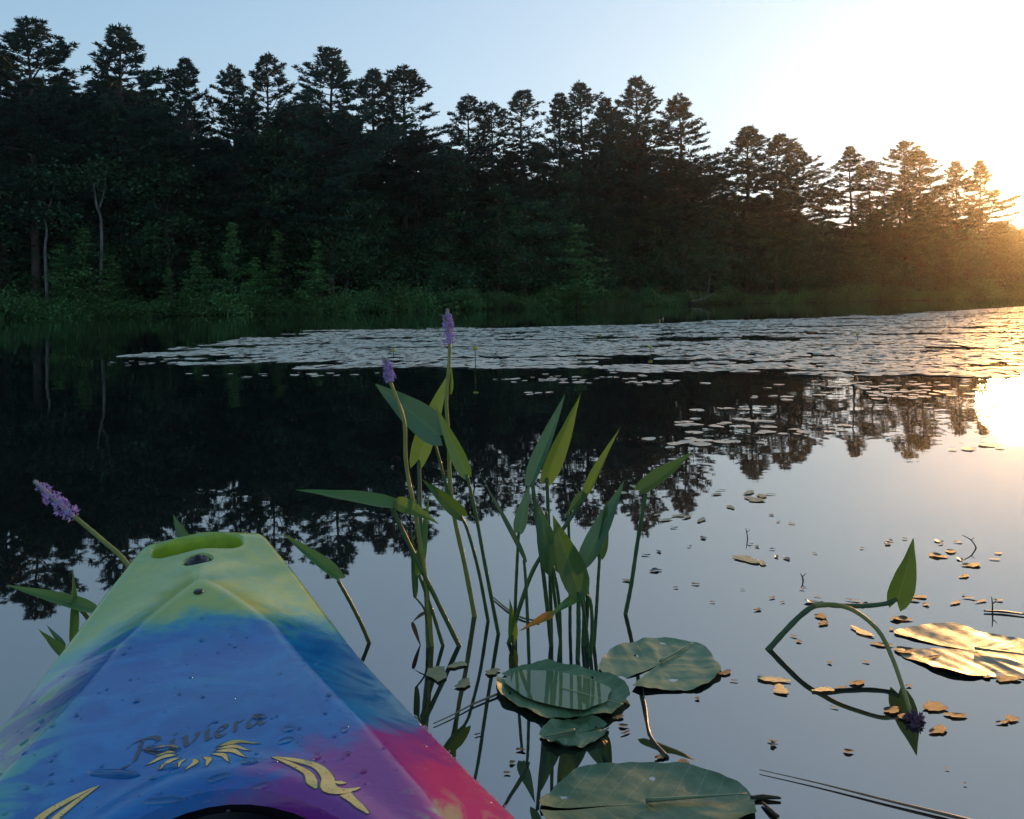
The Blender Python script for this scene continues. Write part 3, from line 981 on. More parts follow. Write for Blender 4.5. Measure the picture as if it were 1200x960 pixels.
def swoosh(cl, wd):
    for lift, mat, g, nm in ((.0004, M_GOLDE, .0013, 'emblem_outline'), (.0007, M_GOLD, 0, 'emblem_swoosh')):
        A, B = sw_poly(cl, [x + g for x in wd])
        V_ = np.vstack([decal_pts(A, lift), decal_pts(B, lift)])
        kchild(nm, mk_mesh('print', V_, [(i, i + 1, 21 + i, 20 + i) for i in range(19)], mat, False))
for mir in (1, -1):
    Q = lambda L: [(s_ + (.004 if mir > 0 else -.006), t_ - .012 if mir > 0 else .012 - t_) for s_, t_ in L]
    swoosh(Q([(.792, .096), (.812, .112), (.838, .128), (.858, .131), (.872, .134)]), [.0006, .003, .004, .0055, .001])
    swoosh(Q([(.793, .099), (.806, .118), (.826, .139), (.852, .147), (.874, .146), (.884, .158), (.880, .176)]), [.0006, .0035, .0045, .006, .008, .006, .0008])
    swoosh(Q([(.862, .150), (.866, .158), (.868, .164)]), [.0008, .0035, .0006])
    swoosh(Q([(.890, .160), (.905, .166), (.915, .170), (.93, .176)]), [.006, .004, .004, .001])

# water beads on the deck
M_DROP, t_, b_ = new_mat('water_bead')
b_.inputs['Base Color'].default_value = (1, 1, 1, 1)
b_.inputs['Transmission Weight'].default_value = 1.0
b_.inputs['Roughness'].default_value = 0.02
b_.inputs['IOR'].default_value = 1.33
mb = MB()
r = np.random.default_rng(77)
def bead(s_, t_, rs, rt, h, rot):
    n, rings = 12, [(1.0, -.04), (.93, .45), (.72, .8), (.4, .96)]
    V_ = []
    z0 = plane_z(s_, t_)
    for f_, hz in rings:
        for k in range(n):
            a = 2 * pi * k / n
            x_, y_ = rs * f_ * cos(a) * (1 + .12 * sin(3 * a + rot)), rt * f_ * sin(a)
            V_.append(kw(s_ + x_ * cos(rot) - y_ * sin(rot), t_ + x_ * sin(rot) + y_ * cos(rot), 0))
            V_[-1][2] = plane_z(s_ + x_ * cos(rot) - y_ * sin(rot), t_ + x_ * sin(rot) + y_ * cos(rot)) + h * hz
    V_.append(kw(s_, t_, z0 + h))
    F_ = [(i * n + k, i * n + (k + 1) % n, (i + 1) * n + (k + 1) % n, (i + 1) * n + k) for i in range(3) for k in range(n)]
    F_ += [(3 * n + k, 3 * n + (k + 1) % n, 4 * n) for k in range(n)]
    mb.add(V_, F_)
for k in range(230):
    s_ = .36 + .56 * r.random() ** .65
    w_ = float(half_w(s_))
    t_ = r.uniform(-.92, .96) * w_
    R_ = .0009 + .0030 * r.random() ** 3
    bead(s_, t_, R_, R_ * r.uniform(.9, 1.5), R_ * .55, r.uniform(0, 3))
for s_, t_, a, b, rot in [(.735, -.028, .0052, .022, -.35), (.768, -.072, .0062, .03, -.45), (.775, -.02, .005, .012, -.2), (.70, .075, .004, .009, -.3), (.80, .062, .004, .011, -.1),
                          (.74, .105, .004, .007, 0), (.82, .03, .0035, .012, .2), (.765, .10, .003, .009, .2), (.765, .165, .003, .006, .6), (.84, -.02, .004, .02, -.1), (.848, .07, .0035, .01, .1), (.81, .13, .004, .006, 1)]:
    bead(s_, t_, a, b, .0035, rot)
for k in range(150):                         # sparkle of fine beads along the right rim
    s_ = .62 + .30 * r.random() ** .7
    t_ = float(half_w(s_)) - abs(r.normal(.012, .012)) - .006
    R_ = r.uniform(.0008, .002)
    bead(s_, t_, R_, R_, R_ * .7, 0)
tag(obj('water_beads', mb.mesh('water_beads', M_DROP)), 'clear beads of water scattered over the kayak deck', 'water drops', kind='stuff')

# ------------------------------------------------------------------ pickerelweed
M_G = leaf_mat('pickerel_leaf_green', (.044, .150, .036), (.066, .185, .044), .30, (.10, .22, .02), .38, 14, .1, .5, .15)
M_TEAL = leaf_mat('pickerel_leaf_blue_green', (.034, .112, .056), (.048, .135, .064), .22, (.06, .16, .03), .36, 14, .1, .5, .15)
M_OLV = leaf_mat('pickerel_leaf_olive', (.034, .095, .022), (.052, .120, .026), .35, (.08, .18, .018), .42, 14, .1, .4, .15)
M_YEL = leaf_mat('pickerel_leaf_yellow_green', (.060, .140, .028), (.085, .170, .032), .42, (.14, .26, .025), .42, 14, .1, .4, .15)
M_ROT = leaf_mat('decaying_leaf', (.42, .16, .02), (.20, .20, .03), .35, (.4, .15, .01), .5, 30, .1, .3, .2)
M_BRN = leaf_mat('brown_withered_leaf', (.05, .03, .02), (.09, .06, .035), .2, None, .6, 30, .1, .3, .3)
M_STEM = leaf_mat('green_stalk', (.034, .090, .026), (.060, .125, .036), .12, (.10, .2, .02), .4, 20, .1, .5)
M_YST = leaf_mat('yellow_green_stalk', (.20, .24, .06), (.28, .31, .09), .2, (.3, .35, .05), .45, 20, .1, .4)
M_PUR = leaf_mat('violet_floret', (.27, .22, .50), (.42, .34, .64), .3, (.35, .25, .6), .6, 90, .1, .2)
M_SPENT = leaf_mat('spent_floret', (.05, .035, .07), (.10, .06, .11), .15, None, .6, 90, .1, .2)
M_BUD = leaf_mat('pale_bud_tip', (.30, .30, .26), (.38, .36, .36), .1, None, .6, 60, .1, .3)

def leaf_mesh(B, T, width, face, mat, bend=.06, fold=.22, lobe=.12, twist=0.0, wob=.02, seed=0):
    r = np.random.default_rng(seed)
    B, T = np.asarray(B, float), np.asarray(T, float)
    a = T - B; L = np.linalg.norm(a); a = a / L
    n = unit(np.asarray(face, float) - a * (np.asarray(face, float) @ a))
    sd = np.cross(a, n)
    NU, NW = 20, 11
    twist = twist + r.normal(0, .35)
    bend = bend + r.normal(0, .03)
    V_ = []
    ph = r.uniform(0, 6, 3)
    for i in range(NU):
        u = i / (NU - 1)
        prof = (np.interp(u, [0, .05, .14, .28, .45, .65, .85, .95, 1], [.42, .72, .96, 1.0, .86, .58, .26, .10, .015]))
        tw = twist * (u - .3)
        s2 = sd * cos(tw) + n * sin(tw); n2 = -sd * sin(tw) + n * cos(tw)
        for j in range(NW):
            v = -1 + 2 * j / (NW - 1)
            x_ = u * L - lobe * L * (1 - u) ** 4 * abs(v) ** .8 * (1 if i < 8 else 0)
            hw = prof * width * .46
            off_ = fold * hw * abs(v) ** 1.3 - bend * L * (u ** 1.8) + wob * width * sin(6 * u + ph[0]) * v + .012 * width * sin(17 * u + ph[1]) * v * v
            if abs(v) < .05: off_ -= .015 * width * (1 - u)
            V_.append(B + a * x_ + s2 * hw * v + n2 * off_)
    # the bend moves the tip off its mark: put it back
    V_ = np.array(V_)
    tipd = T - V_[(NU - 1) * NW + NW // 2]
    for i in range(NU): V_[i * NW:(i + 1) * NW] += tipd * (i / (NU - 1))
    F_ = [(i * NW + j, i * NW + j + 1, (i + 1) * NW + j + 1, (i + 1) * NW + j) for i in range(NU - 1) for j in range(NW - 1)]
    me = mk_mesh('leaf', V_, F_, mat)
    at = me.attributes.new('across', 'FLOAT', 'POINT')
    at.data.foreach_set('value', np.tile(np.linspace(-1, 1, NW), NU).astype(np.float32))
    return me

CAMV = np.array([0, -1, .25])
def stem_path(pts, Y0, dys=None):
    """photo points from the waterline up; the first sets the distance, dys are steps in depth"""
    base = pz(*pts[0])
    Y = base[1] if Y0 is None else Y0
    out = []
    for i, p in enumerate(pts):
        out.append(pd(p[0], p[1], Y + (dys[i] if dys else 0)))
    return out, Y
def pickerel(lab, stem, leaves=(), spikes=(), r0=.0048, r1=.003, smat=None, Y=None, dys=None, extra=()):
    """stem: photo points base first.  leaves: (basepix, tippix, width_m, face, mat, dY_base, dY_tip, kw)"""
    P, Y = stem_path(stem, Y, dys)
    root = P[0].copy()
    root[2] = 0.0
    t = thing('pickerelweed', lab, 'water plant', tuple(root), 'pickerelweed stalks by the kayak')
    if P[0][2] < .03:                        # carry it down through the surface
        P = [P[0] - (P[1] - P[0]) * (.10 / max(.05, abs(P[1][2] - P[0][2])))] + P
    mb = MB()
    S = spline([p - root for p in P], 40)
    mb.add(*tube(S, np.linspace(r0, r1, 40) * 1.15 * (1 + .05 * np.sin(np.arange(40) * 1.7)), 9))
    obj('stem', mb.mesh('stem', smat or M_STEM), t)
    for lf in leaves:
        bp, tp, w_, face, mat, d0, d1, kw_ = (list(lf) + [{}])[:8]
        obj('leaf', leaf_mesh(pd(*bp, Y + d0) - root, pd(*tp, Y + d1) - root, w_, face, mat, seed=int(bp[0] * 7 + bp[1]), **kw_), t)
    for e in extra:                          # side stalks
        q, rad, mat, dd = e
        mb = MB(); mb.add(*tube(spline([pd(*p, Y + dd[i]) - root for i, p in enumerate(q)], 20), np.linspace(rad, rad * .7, 20), 8))
        obj('side_stalk', mb.mesh('stalk', mat), t)
    for sp in spikes:
        b_, e_, R_, dd = sp[:4]
        spike(t, pd(*b_, Y + dd[0]) - root, pd(*e_, Y + dd[1]) - root, R_, .16, sp[4] if len(sp) > 4 else None)
    return t

def spike(parent, B, T, R_, buds=.16, fmat=None):
    r = np.random.default_rng(int(abs(B[0]) * 1e5) % 9999)
    a = T - B; L = np.linalg.norm(a); a /= L
    ref = np.array([0, 1.0, 0]); u = unit(np.cross(a, ref)); w = np.cross(a, u)
    core = MB()
    ts = np.linspace(0, 1, 14)
    core.add(*tube([B + a * L * q for q in ts], np.interp(ts, [0, .1, .6, .9, 1], [.30, .42, .40, .32, .08]) * R_, 9))
    # unopened buds at the tip
    for k in range(46):
        q = 1 - buds * r.random() * 1.5
        az = r.uniform(0, 2 * pi)
        d = u * cos(az) + w * sin(az)
        c = B + a * L * q + d * R_ * .42 * np.interp(q, [.7, .95, 1], [1, .8, .2])
        V_, F_ = disc_lathe((0, 0, 0), [(.0001, -.0012), (.0011, 0), (.0009, .0018), (.0001, .003)], 5)
        ax = unit(d + a * 1.2); m_ = np.stack([unit(np.cross(ax, a + .01)), np.cross(ax, unit(np.cross(ax, a + .01))), ax], 1)
        core.add(np.array(V_) @ m_.T + c, F_)
    sp = obj('flower_spike', core.mesh('flower_spike', M_BUD), parent)
    fl = MB()
    nfl = 80
    for k in range(nfl):
        q = (1 - buds) * (k + r.random()) / nfl + .01
        az = k * 2.399 + r.normal(0, .3)
        d = u * cos(az) + w * sin(az)
        c = B + a * L * q + d * R_ * .45
        out_ = unit(d + a * r.normal(.25, .3))
        e1 = unit(np.cross(out_, a)); e2 = np.cross(out_, e1)
        ln = R_ * r.uniform(.5, 1.35) * np.interp(q, [0, .12, .6, 1], [.75, 1.05, .95, .45])
        fl.add(*tube([c, c + out_ * ln * .6], [.0008, .0010], 5, False))
        c2 = c + out_ * ln * .55
        for g in range(6):
            th = 2 * pi * g / 6 + r.normal(0, .3)
            pdv = unit((e1 * cos(th) + e2 * sin(th)) + out_ * r.uniform(.3, 1.0))
            sdv = unit(np.cross(pdv, out_ + r.normal(0, .2, 3)))
            pl = ln * r.uniform(.5, .85); pw = pl * .22
            fl.add([c2, c2 + pdv * pl * .55 + sdv * pw, c2 + pdv * pl, c2 + pdv * pl * .55 - sdv * pw], [(0, 1, 2, 3)])
    obj('florets', fl.mesh('florets', fmat or M_PUR, False), sp)
    return sp

UPF = np.array([.1, -.55, .85]); SIDE = np.array([.9, -.45, .2]); SIDEL = np.array([-.9, -.45, .2])
# left clump
pickerel('tallest flower stalk with an open violet spike and big arched blue-green leaf', [(556, 722), (545, 664), (532, 604), (527, 560), (526, 520), (523, 470), (526, 430), (527, 402)],
         [((515, 510), (440, 450), .092, CAMV + [-.1, 0, .55], M_TEAL, -.03, -.07, dict(bend=.06, fold=.15, lobe=.10)),
          ((527, 462), (529, 428), .012, SIDE, M_YEL, .0, 0, dict(bend=.0, fold=1.2, lobe=0))],
         [((527, 404), (524, 362), .0105, (0, 0))], .0058, .0036, M_YST, None, [0, .0, .0, .0, .0, .0, 0, 0],
         [([(533, 610), (524, 575), (514, 535), (507, 511)], .0045, M_STEM, [0, -.005, -.01, -.01])])
pickerel('short flower stalk with a half-open violet spike, leaning beside the tallest one', [(506, 757), (500, 690), (488, 610), (476, 545), (474, 497), (464, 465), (457, 447)], (),
         [((458, 448), (451, 419), .0095, (0, 0))], .0050, .0036, M_YST)
pickerel('broad leaf with a yellow-lit base standing behind the arched blue-green leaf', [(502, 758), (499, 690), (493, 610), (491, 540)],
         [((491, 538), (529, 432), .062, CAMV + [-.3, 0, 0], M_YEL, .24, .30, dict(bend=.04, fold=.3))], (), .0056, .0042, None, None, [0, .08, .17, .24])
pickerel('lance leaf on a long stalk leaning towards the flower stalk, tip up', [(584, 743), (568, 660), (557, 600), (547, 556)],
         [((547, 556), (510, 475), .042, CAMV + [-.5, 0, .4], M_G, 0, .03, dict(bend=-.05, fold=.3, lobe=.06))], (), .0045, .0034)
pickerel('small dark leaf half hidden behind the tallest flower stalk', [(572, 728), (561, 670), (548, 622), (540, 605)],
         [((541, 604), (495, 562), .040, CAMV + [.3, 0, -.2], M_OLV, 0, -.03, dict(bend=-.12, fold=.5, lobe=.1))], (), .0044, .0032)
pickerel('leaf folded over its leaning stalk with a long flat tip reaching over the water', [(538, 757), (505, 690), (478, 635), (459, 594)],
         [((462, 592), (347, 574), .046, UPF, M_G, 0, -.12, dict(bend=.03, fold=.35, lobe=.1)),
          ((462, 588), (514, 614), .040, UPF + [0, -.5, 0], M_YEL, 0, -.03, dict(bend=.10, fold=.4, lobe=0))], (), .0052, .0042)
pickerel('narrow upright leaf low in the clump of flower stalks', [(519, 757), (506, 715), (497, 690), (491, 674)],
         [((490, 673), (503, 577), .026, CAMV + [.4, 0, 0], M_G, 0, .03, dict(bend=.03, fold=.3, lobe=.03))], (), .0042, .003)
pickerel('withered leaf hanging folded with a curled black tip touching the water', [(502, 752), (500, 735), (497, 714), (485, 698)],
         [((486, 699), (481, 612), .018, CAMV + [.6, 0, 0], M_TEAL, 0, .0, dict(bend=.05, fold=.5, lobe=.02)),
          ((498, 718), (483, 730), .010, UPF, M_BRN, -.01, -.02, dict(bend=.2, fold=.3, lobe=0)),
          ((483, 729), (494, 760), .011, CAMV, M_BRN, -.02, -.02, dict(bend=-.3, fold=.3, lobe=0))], (), .0026, .0018, M_BRN)
# right clump
pickerel('tall bright lance leaf pointing up, first of the pair in the denser clump', [(646, 757), (640, 700), (634, 650), (624, 566)],
         [((622, 566), (662, 462), .044, CAMV + [-.7, 0, .2], M_TEAL, 0, .04, dict(bend=-.03, fold=.45, lobe=.05))], (), .0050, .0038)
pickerel('tall bright lance leaf with a lit face, second of the pair in the denser clump', [(646, 752), (645, 690), (643, 620), (641, 560)],
         [((641, 561), (680, 462), .048, CAMV + [.3, 0, 0], M_YEL, .02, .05, dict(bend=-.03, fold=.4, lobe=.08))], (), .0046, .0036, None, None, [.02] * 4)
pickerel('long slanting stalk carrying a narrow folded leaf that points up', [(596, 754), (625, 668), (660, 620), (687, 580)],
         [((686, 580), (728, 499), .026, CAMV + [-.8, 0, 0], M_YEL, 0, .03, dict(bend=.0, fold=.9, lobe=.05)),
          ((686, 578), (664, 604), .026, UPF, M_OLV, 0, -.03, dict(bend=.1, fold=.5, lobe=0))], (), .0048, .0038)
pickerel('lone stalk standing apart with one olive leaf pointing away', [(733, 720), (740, 684), (748, 630), (757, 578)],
         [((752, 574), (814, 528), .046, UPF + [-.6, -.6, 0], M_OLV, 0, .05, dict(bend=-.06, fold=.55, lobe=.10))], (), .0050, .0042)
pickerel('small blue-green spoon leaf on a thin stalk beside the pair of tall leaves', [(604, 758), (604, 709), (606, 660), (608, 622)],
         [((608, 623), (621, 566), .036, CAMV + [-.4, 0, .1], M_TEAL, 0, .02, dict(bend=-.02, fold=.3, lobe=.05))], (), .0040, .0030, None, None, [.03] * 4)
pickerel('thin edge-on leaf slanting back on a dark stalk', [(620, 776), (618, 720), (616, 680), (614, 656)],
         [((615, 658), (563, 557), .016, CAMV + [1.0, 0, 0], M_STEM, 0, .04, dict(bend=.02, fold=.9, lobe=.02))], (), .0036, .0028)
pickerel('wide dusky blue-green leaf hanging behind the stalks of the denser clump', [(657, 770), (656, 720), (653, 690), (648, 664)],
         [((648, 666), (628, 586), .058, CAMV + [.2, 0, .1], M_TEAL, .05, .06, dict(bend=.05, fold=.2, lobe=.1))], (), .0038, .003)
pickerel('broad olive leaf facing us at the heart of the denser clump', [(677, 773), (678, 740), (678, 712), (679, 694)],
         [((679, 696), (648, 604), .072, CAMV + [.25, 0, .1], M_OLV, 0, .03, dict(bend=.05, fold=.25, lobe=.05))], (), .0048, .0042)
pickerel('large blue-green leaf leaning outward over the broad olive leaf', [(684, 762), (688, 720), (688, 690), (684, 660)],
         [((684, 660), (732, 562), .052, CAMV + [-.5, 0, .3], M_TEAL, 0, .06, dict(bend=-.06, fold=.3, lobe=.06))], (), .0046, .0038, None, None, [.03] * 4)
pickerel('narrow dark olive leaf upright at the outer side of the denser clump', [(696, 757), (699, 715), (701, 680), (703, 650)],
         [((703, 651), (711, 587), .032, CAMV + [.6, 0, 0], M_OLV, 0, .02, dict(bend=.03, fold=.45, lobe=.08))], (), .0040, .003)
pickerel('drooping leaf half turned orange, its tip near the water', [(692, 770), (694, 735), (692, 705), (686, 696)],
         [((687, 694), (640, 724), .026, UPF, M_G, 0, -.04, dict(bend=.02, fold=.4, lobe=0)),
          ((648, 719), (608, 740), .021, UPF, M_ROT, -.035, -.07, dict(bend=.03, fold=.3, lobe=.02))], (), .0042, .003)
pickerel('short young leaf just above the water at the foot of the slanting stalk', [(602, 756), (601, 752), (600, 748), (600, 744)],
         [((601, 752), (597, 701), .026, CAMV + [.4, 0, 0], M_YEL, 0, .0, dict(bend=.03, fold=.4, lobe=0))], (), .0036, .0034)
for q in ([(668, 740), (668, 690), (667, 640), (666, 600)], [(657, 752), (650, 700), (644, 640), (640, 600)], [(683, 757), (684, 730), (684, 700), (683, 680)], [(690, 764), (686, 730), (682, 705), (680, 696)]):
    pickerel('bare green stalk without a leaf, crowded among the denser clump', q, (), (), .0040, .003)
# plant folded over on the open water
pickerel('kinked stalk lying over with one dark heart leaf and a drooping spent flower', [(901, 761), (918, 742), (940, 720), (959, 709), (985, 710), (1015, 710), (1040, 707), (1051, 702)],
         [((1051, 704), (1070, 631), .060, CAMV + [-.1, 0, 0], M_OLV, 0, .0, dict(bend=.05, fold=.25, lobe=.14))],
         [((1068, 838), (1079, 866), .012, (-.31, -.35), M_SPENT)], .0058, .0042, None, None, [0] * 8,
         [([(955, 710), (980, 709), (1005, 718), (1030, 740), (1046, 772), (1058, 806), (1068, 838)], .0055, M_YST, [0, -.03, -.07, -.13, -.19, -.25, -.31])])
# around the kayak nose
kY = float(pz(150, 720)[1])
pickerel('flower stalk leaning out from behind the kayak, open violet spike at its end', [(200, 735), (150, 662), (120, 633), (88, 606)], (),
         [((88, 607), (40, 563), .0125, (0, .02))], .0056, .0042, M_YST, 1.95)
pickerel('cluster of crossing pointed leaves beside the kayak hull', [(130, 770), (110, 735), (100, 720), (92, 712)],
         [((112, 716), (8, 686), .036, UPF, M_G, .0, -.04, dict(bend=.06, fold=.4, lobe=.02)),
          ((84, 755), (85, 664), .024, SIDE, M_G, -.02, .0, dict(bend=.02, fold=.5, lobe=.0)),
          ((78, 770), (44, 737), .022, UPF, M_G, -.03, -.05, dict(bend=.02, fold=.4, lobe=.0)),
          ((76, 758), (54, 732), .012, UPF, M_TEAL, -.01, -.0, dict(bend=.02, fold=.4, lobe=.0))], (), .0048, .004, None, 1.78)
pickerel('leaf tip just showing behind the kayak nose', [(225, 720), (222, 680), (219, 650), (217, 632)],
         [((218, 634), (203, 603), .030, CAMV, M_TEAL, 0, .01, dict(bend=.03, fold=.3, lobe=.05))], (), .0044, .0036, None, 2.1)
pickerel('dark folded leaf on a bowed stalk close beside the kayak nose', [(440, 772), (425, 735), (410, 705), (396, 680)],
         [((397, 678), (333, 626), .040, UPF + [.3, 0, 0], M_G, 0, .0, dict(bend=.06, fold=.5, lobe=.06))], (), .0046, .0036, None, 1.92)

# ------------------------------------------------------------------ lily pads
def pad_mat(name, c1, c2, rough=.42, veins=True):
    m, t, b = new_mat(name)
    tc = N(t, 'ShaderNodeTexCoord'); oi = N(t, 'ShaderNodeObjectInfo')
    f = noise(t, 18, 4, .6, tc.outputs['Object'])
    col = mix_rgb(t, ramp01(t, f, .35, .65), c1, c2)
    if veins:
        at = N(t, 'ShaderNodeAttribute', attribute_name='across')
        sn = math_n(t, 'ABSOLUTE', math_n(t, 'SINE', math_n(t, 'MULTIPLY', at.outputs['Fac'], 15.0)))
        col = mix_rgb(t, math_n(t, 'MULTIPLY', math_n(t, 'SUBTRACT', 1.0, ramp01(t, sn, .04, .22)), .42), col, (.24, .29, .17))
        brn = ramp01(t, noise(t, 34, 4, .65, tc.outputs['Object']), .64, .72)
        col = mix_rgb(t, math_n(t, 'MULTIPLY', brn, .6), col, (.09, .075, .035))
    hs = N(t, 'ShaderNodeHueSaturation'); t.links.new(col, hs.inputs['Color'])
    t.links.new(math_n(t, 'MULTIPLY_ADD', oi.outputs['Random'], .35, .82), hs.inputs['Value'])
    t.links.new(hs.outputs[0], b.inputs['Base Color'])
    t.links.new(math_n(t, 'MULTIPLY_ADD', f, .25, rough - .12), b.inputs['Roughness'])
    bp = N(t, 'ShaderNodeBump', Strength=.5, Distance=.0015)
    t.links.new(noise(t, 90, 4, .6, tc.outputs['Object']), bp.inputs['Height'])
    t.links.new(bp.outputs[0], b.inputs['Normal'])
    return m
M_PAD = pad_mat('lily_pad_green', (.070, .155, .062), (.115, .205, .095), .44)
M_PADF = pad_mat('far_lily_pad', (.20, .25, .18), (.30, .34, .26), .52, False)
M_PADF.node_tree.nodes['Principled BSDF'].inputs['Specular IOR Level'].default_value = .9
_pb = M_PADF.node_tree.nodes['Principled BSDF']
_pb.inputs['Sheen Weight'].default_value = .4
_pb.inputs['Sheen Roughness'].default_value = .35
M_PADO = pad_mat('old_lily_pad', (.12, .125, .06), (.20, .175, .085), .38)
M_SCRAP = pad_mat('wet_plant_scrap', (.022, .028, .016), (.052, .052, .032), .55, False)
M_SCRAP.node_tree.nodes['Principled BSDF'].inputs['Specular IOR Level'].default_value = .3
M_TWIG = flat_mat('wet_dark_twig', (.02, .015, .010), .35, .5)
M_REED = flat_mat('floating_reed', (.12, .10, .06), .4, .5, (.18, .15, .09), 30)

def vnoise(P, sc, seed):                       # smooth value noise
    r_ = np.random.default_rng(seed); G = r_.random((128, 128))
    q = P / sc + 500
    i = np.floor(q).astype(int); f_ = q - i; f_ = f_ * f_ * (3 - 2 * f_)
    g = lambda a, b: G[(i[:, 0] + a) % 128, (i[:, 1] + b) % 128]
    return (g(0, 0) * (1 - f_[:, 0]) + g(1, 0) * f_[:, 0]) * (1 - f_[:, 1]) + (g(0, 1) * (1 - f_[:, 0]) + g(1, 1) * f_[:, 0]) * f_[:, 1]
def big_pad(lab, cpx, wpx, hpx, rot, mat, notch=.28, vein=1.0, rim=.006, tilt=(0, 0), curl=None, seed=0, aspect=None, film=None, rag=1.0):
    """floating pad whose outline spans wpx x hpx pixels about photo point cpx"""
    r = np.random.default_rng(seed)
    c = pz(*cpx)
    a_ = abs(pz(cpx[0] + wpx / 2, cpx[1])[0] - pz(cpx[0] - wpx / 2, cpx[1])[0]) / 2
    b_ = (aspect or 1.0) * a_
    NR, NA = 16, 120
    V_ = [(0, 0, .004)]
    ph = r.uniform(0, 6.28, 6)
    for i in range(1, NR + 1):
        f_ = i / NR
        for k in range(NA):
            th = 2 * pi * (k + .0) / NA
            # notch: squeeze the angles open
            tt = th
            gap = notch * (f_ ** .7)
            al = gap / 2 + tt * (2 * pi - gap) / (2 * pi) * (NA / (NA - 1.0))
            al = min(al, 2 * pi - gap / 2)
            rr_ = f_ * (1 + rag * (.035 * sin(3 * al + ph[0]) + .02 * sin(7 * al + ph[1]) + .007 * sin(17 * al + ph[2]) + .004 * sin(31 * al + ph[3])))
            x_, y_ = rr_ * cos(al) * a_, rr_ * sin(al) * b_
            vn = .5 + .5 * cos((x_ / a_ * 1.0 + abs(y_ / a_) * .75 + .03 * sin(5 * y_ / a_ + ph[0])) * 24)
            z_ = .0022 + vein * .0010 * vn ** 2 * f_ * (1.15 - f_) * 2.2 * min(1, abs(y_ / a_) * 5)
            z_ += .0016 * sin(5 * al + ph[3]) * f_ + .002 * sin(11 * x_ / a_ + ph[4]) * sin(9 * y_ / a_ + ph[5]) * f_
            z_ += rim * np.clip((f_ - .82) / .18, 0, 1) ** 1.6 * (.35 + .65 * (.5 + .5 * sin(4 * al + ph[2])) + .2 * max(0, sin(13 * al + ph[1])))
            z_ += tilt[0] * x_ + tilt[1] * y_
            if curl: z_ += curl[2] * np.exp(-(((al - curl[0] + pi) % (2 * pi) - pi) / curl[1]) ** 2) * f_ ** 4 * a_
            V_.append((x_, y_, z_))
    V_ = np.array(V_)
    q2 = V_[:, :2] / a_ + seed * 7
    ff = np.hypot(V_[:, 0] / a_, V_[:, 1] / b_)
    V_[:, 2] += (.55 if mat is M_PADO else 1) * ff * (.0046 * (vnoise(q2, .35, seed) - .5) + .0022 * (vnoise(q2, .13, seed + 50) - .5) + .0014 * (vnoise(q2, .05, seed + 90) - .5))
    F_ = []
    for k in range(NA - 1): F_.append((0, 1 + k, 2 + k))
    for i in range(NR - 1):
        for k in range(NA - 1):
            q = 1 + i * NA + k
            F_.append((q, q + NA, q + NA + 1, q + 1))
    t = thing('lily_pad', lab, 'lily pad', tuple(c))
    t.rotation_euler = (0, 0, rot)
    me = mk_mesh('pad_blade', V_, F_, mat)
    at = me.attributes.new('across', 'FLOAT', 'POINT')
    ph_ = (V_[:, 0] + .75 * np.abs(V_[:, 1]) + .05 * a_ * (vnoise(q2, .3, 5) - .5)) / a_
    at.data.foreach_set('value', ph_.astype(np.float32))
    obj('blade', me, t)
    # midrib
    mb = MB()
    P = np.array([(-u * a_ * .96, 0, .008 + tilt[0] * -u * a_) for u in np.linspace(0, 1, 14)])
    mb.add(*tube(P, np.linspace(.0035, .0008, 14), 6))
    obj('midrib', mb.mesh('midrib', mat), t)
    if film:
        n = 48
        fv = [(film[0] * a_ + film[2] * a_ * (1 + .10 * sin(3 * q_ + ph[1]) + .05 * sin(7 * q_ + ph[2])) * cos(q_), film[1] * a_ + film[3] * a_ * sin(q_) * (1 + .06 * sin(2 * q_ + ph[0])), .0095) for q_ in np.linspace(0, 2 * pi, n, False)]
        obj('water_film', mk_mesh('water_film', fv, [tuple(range(n))], M_FILM), t)
    return t
M_FILM, t_, b_ = new_mat('water_over_pad')
b_.inputs['Base Color'].default_value = (.09, .17, .085, 1); b_.inputs['Roughness'].default_value = .02; b_.inputs['IOR'].default_value = 1.40
PHW = math.atan2(1, 0)
big_pad('ribbed round pad with a notch, beyond the half-sunk pad', (774, 779), 146, 62, radians(225), M_PAD, .34, 1.2, .004, (0, 0), None, 1, .92)
big_pad('half-sunk pad with water over its middle mirroring the stalks', (658, 812), 162, 66, radians(150), M_PAD, .12, .7, .011, (0, 0), None, 2, .80, (.03, .02, .80, .52))
big_pad('small oval pad with raised rim between the half-sunk and the largest pad', (674, 861), 84, 34, radians(20), M_PAD, .2, .7, .008, (0, .0), None, 3, .72)
big_pad('largest ribbed pad with a strong midrib, next to the kayak edge', (757, 944), 254, 84, radians(185), M_PAD, .10, 1.5, .006, (0, 0), (2.4, .22, .09), 4, .66)
big_pad('torn golden pad with deep folds catching the low sun', (1142, 764), 185, 62, radians(160), M_PADO, .7, 2.0, .0015, (0, 0), (1.2, .3, .02), 5, .8, None, 2.0)

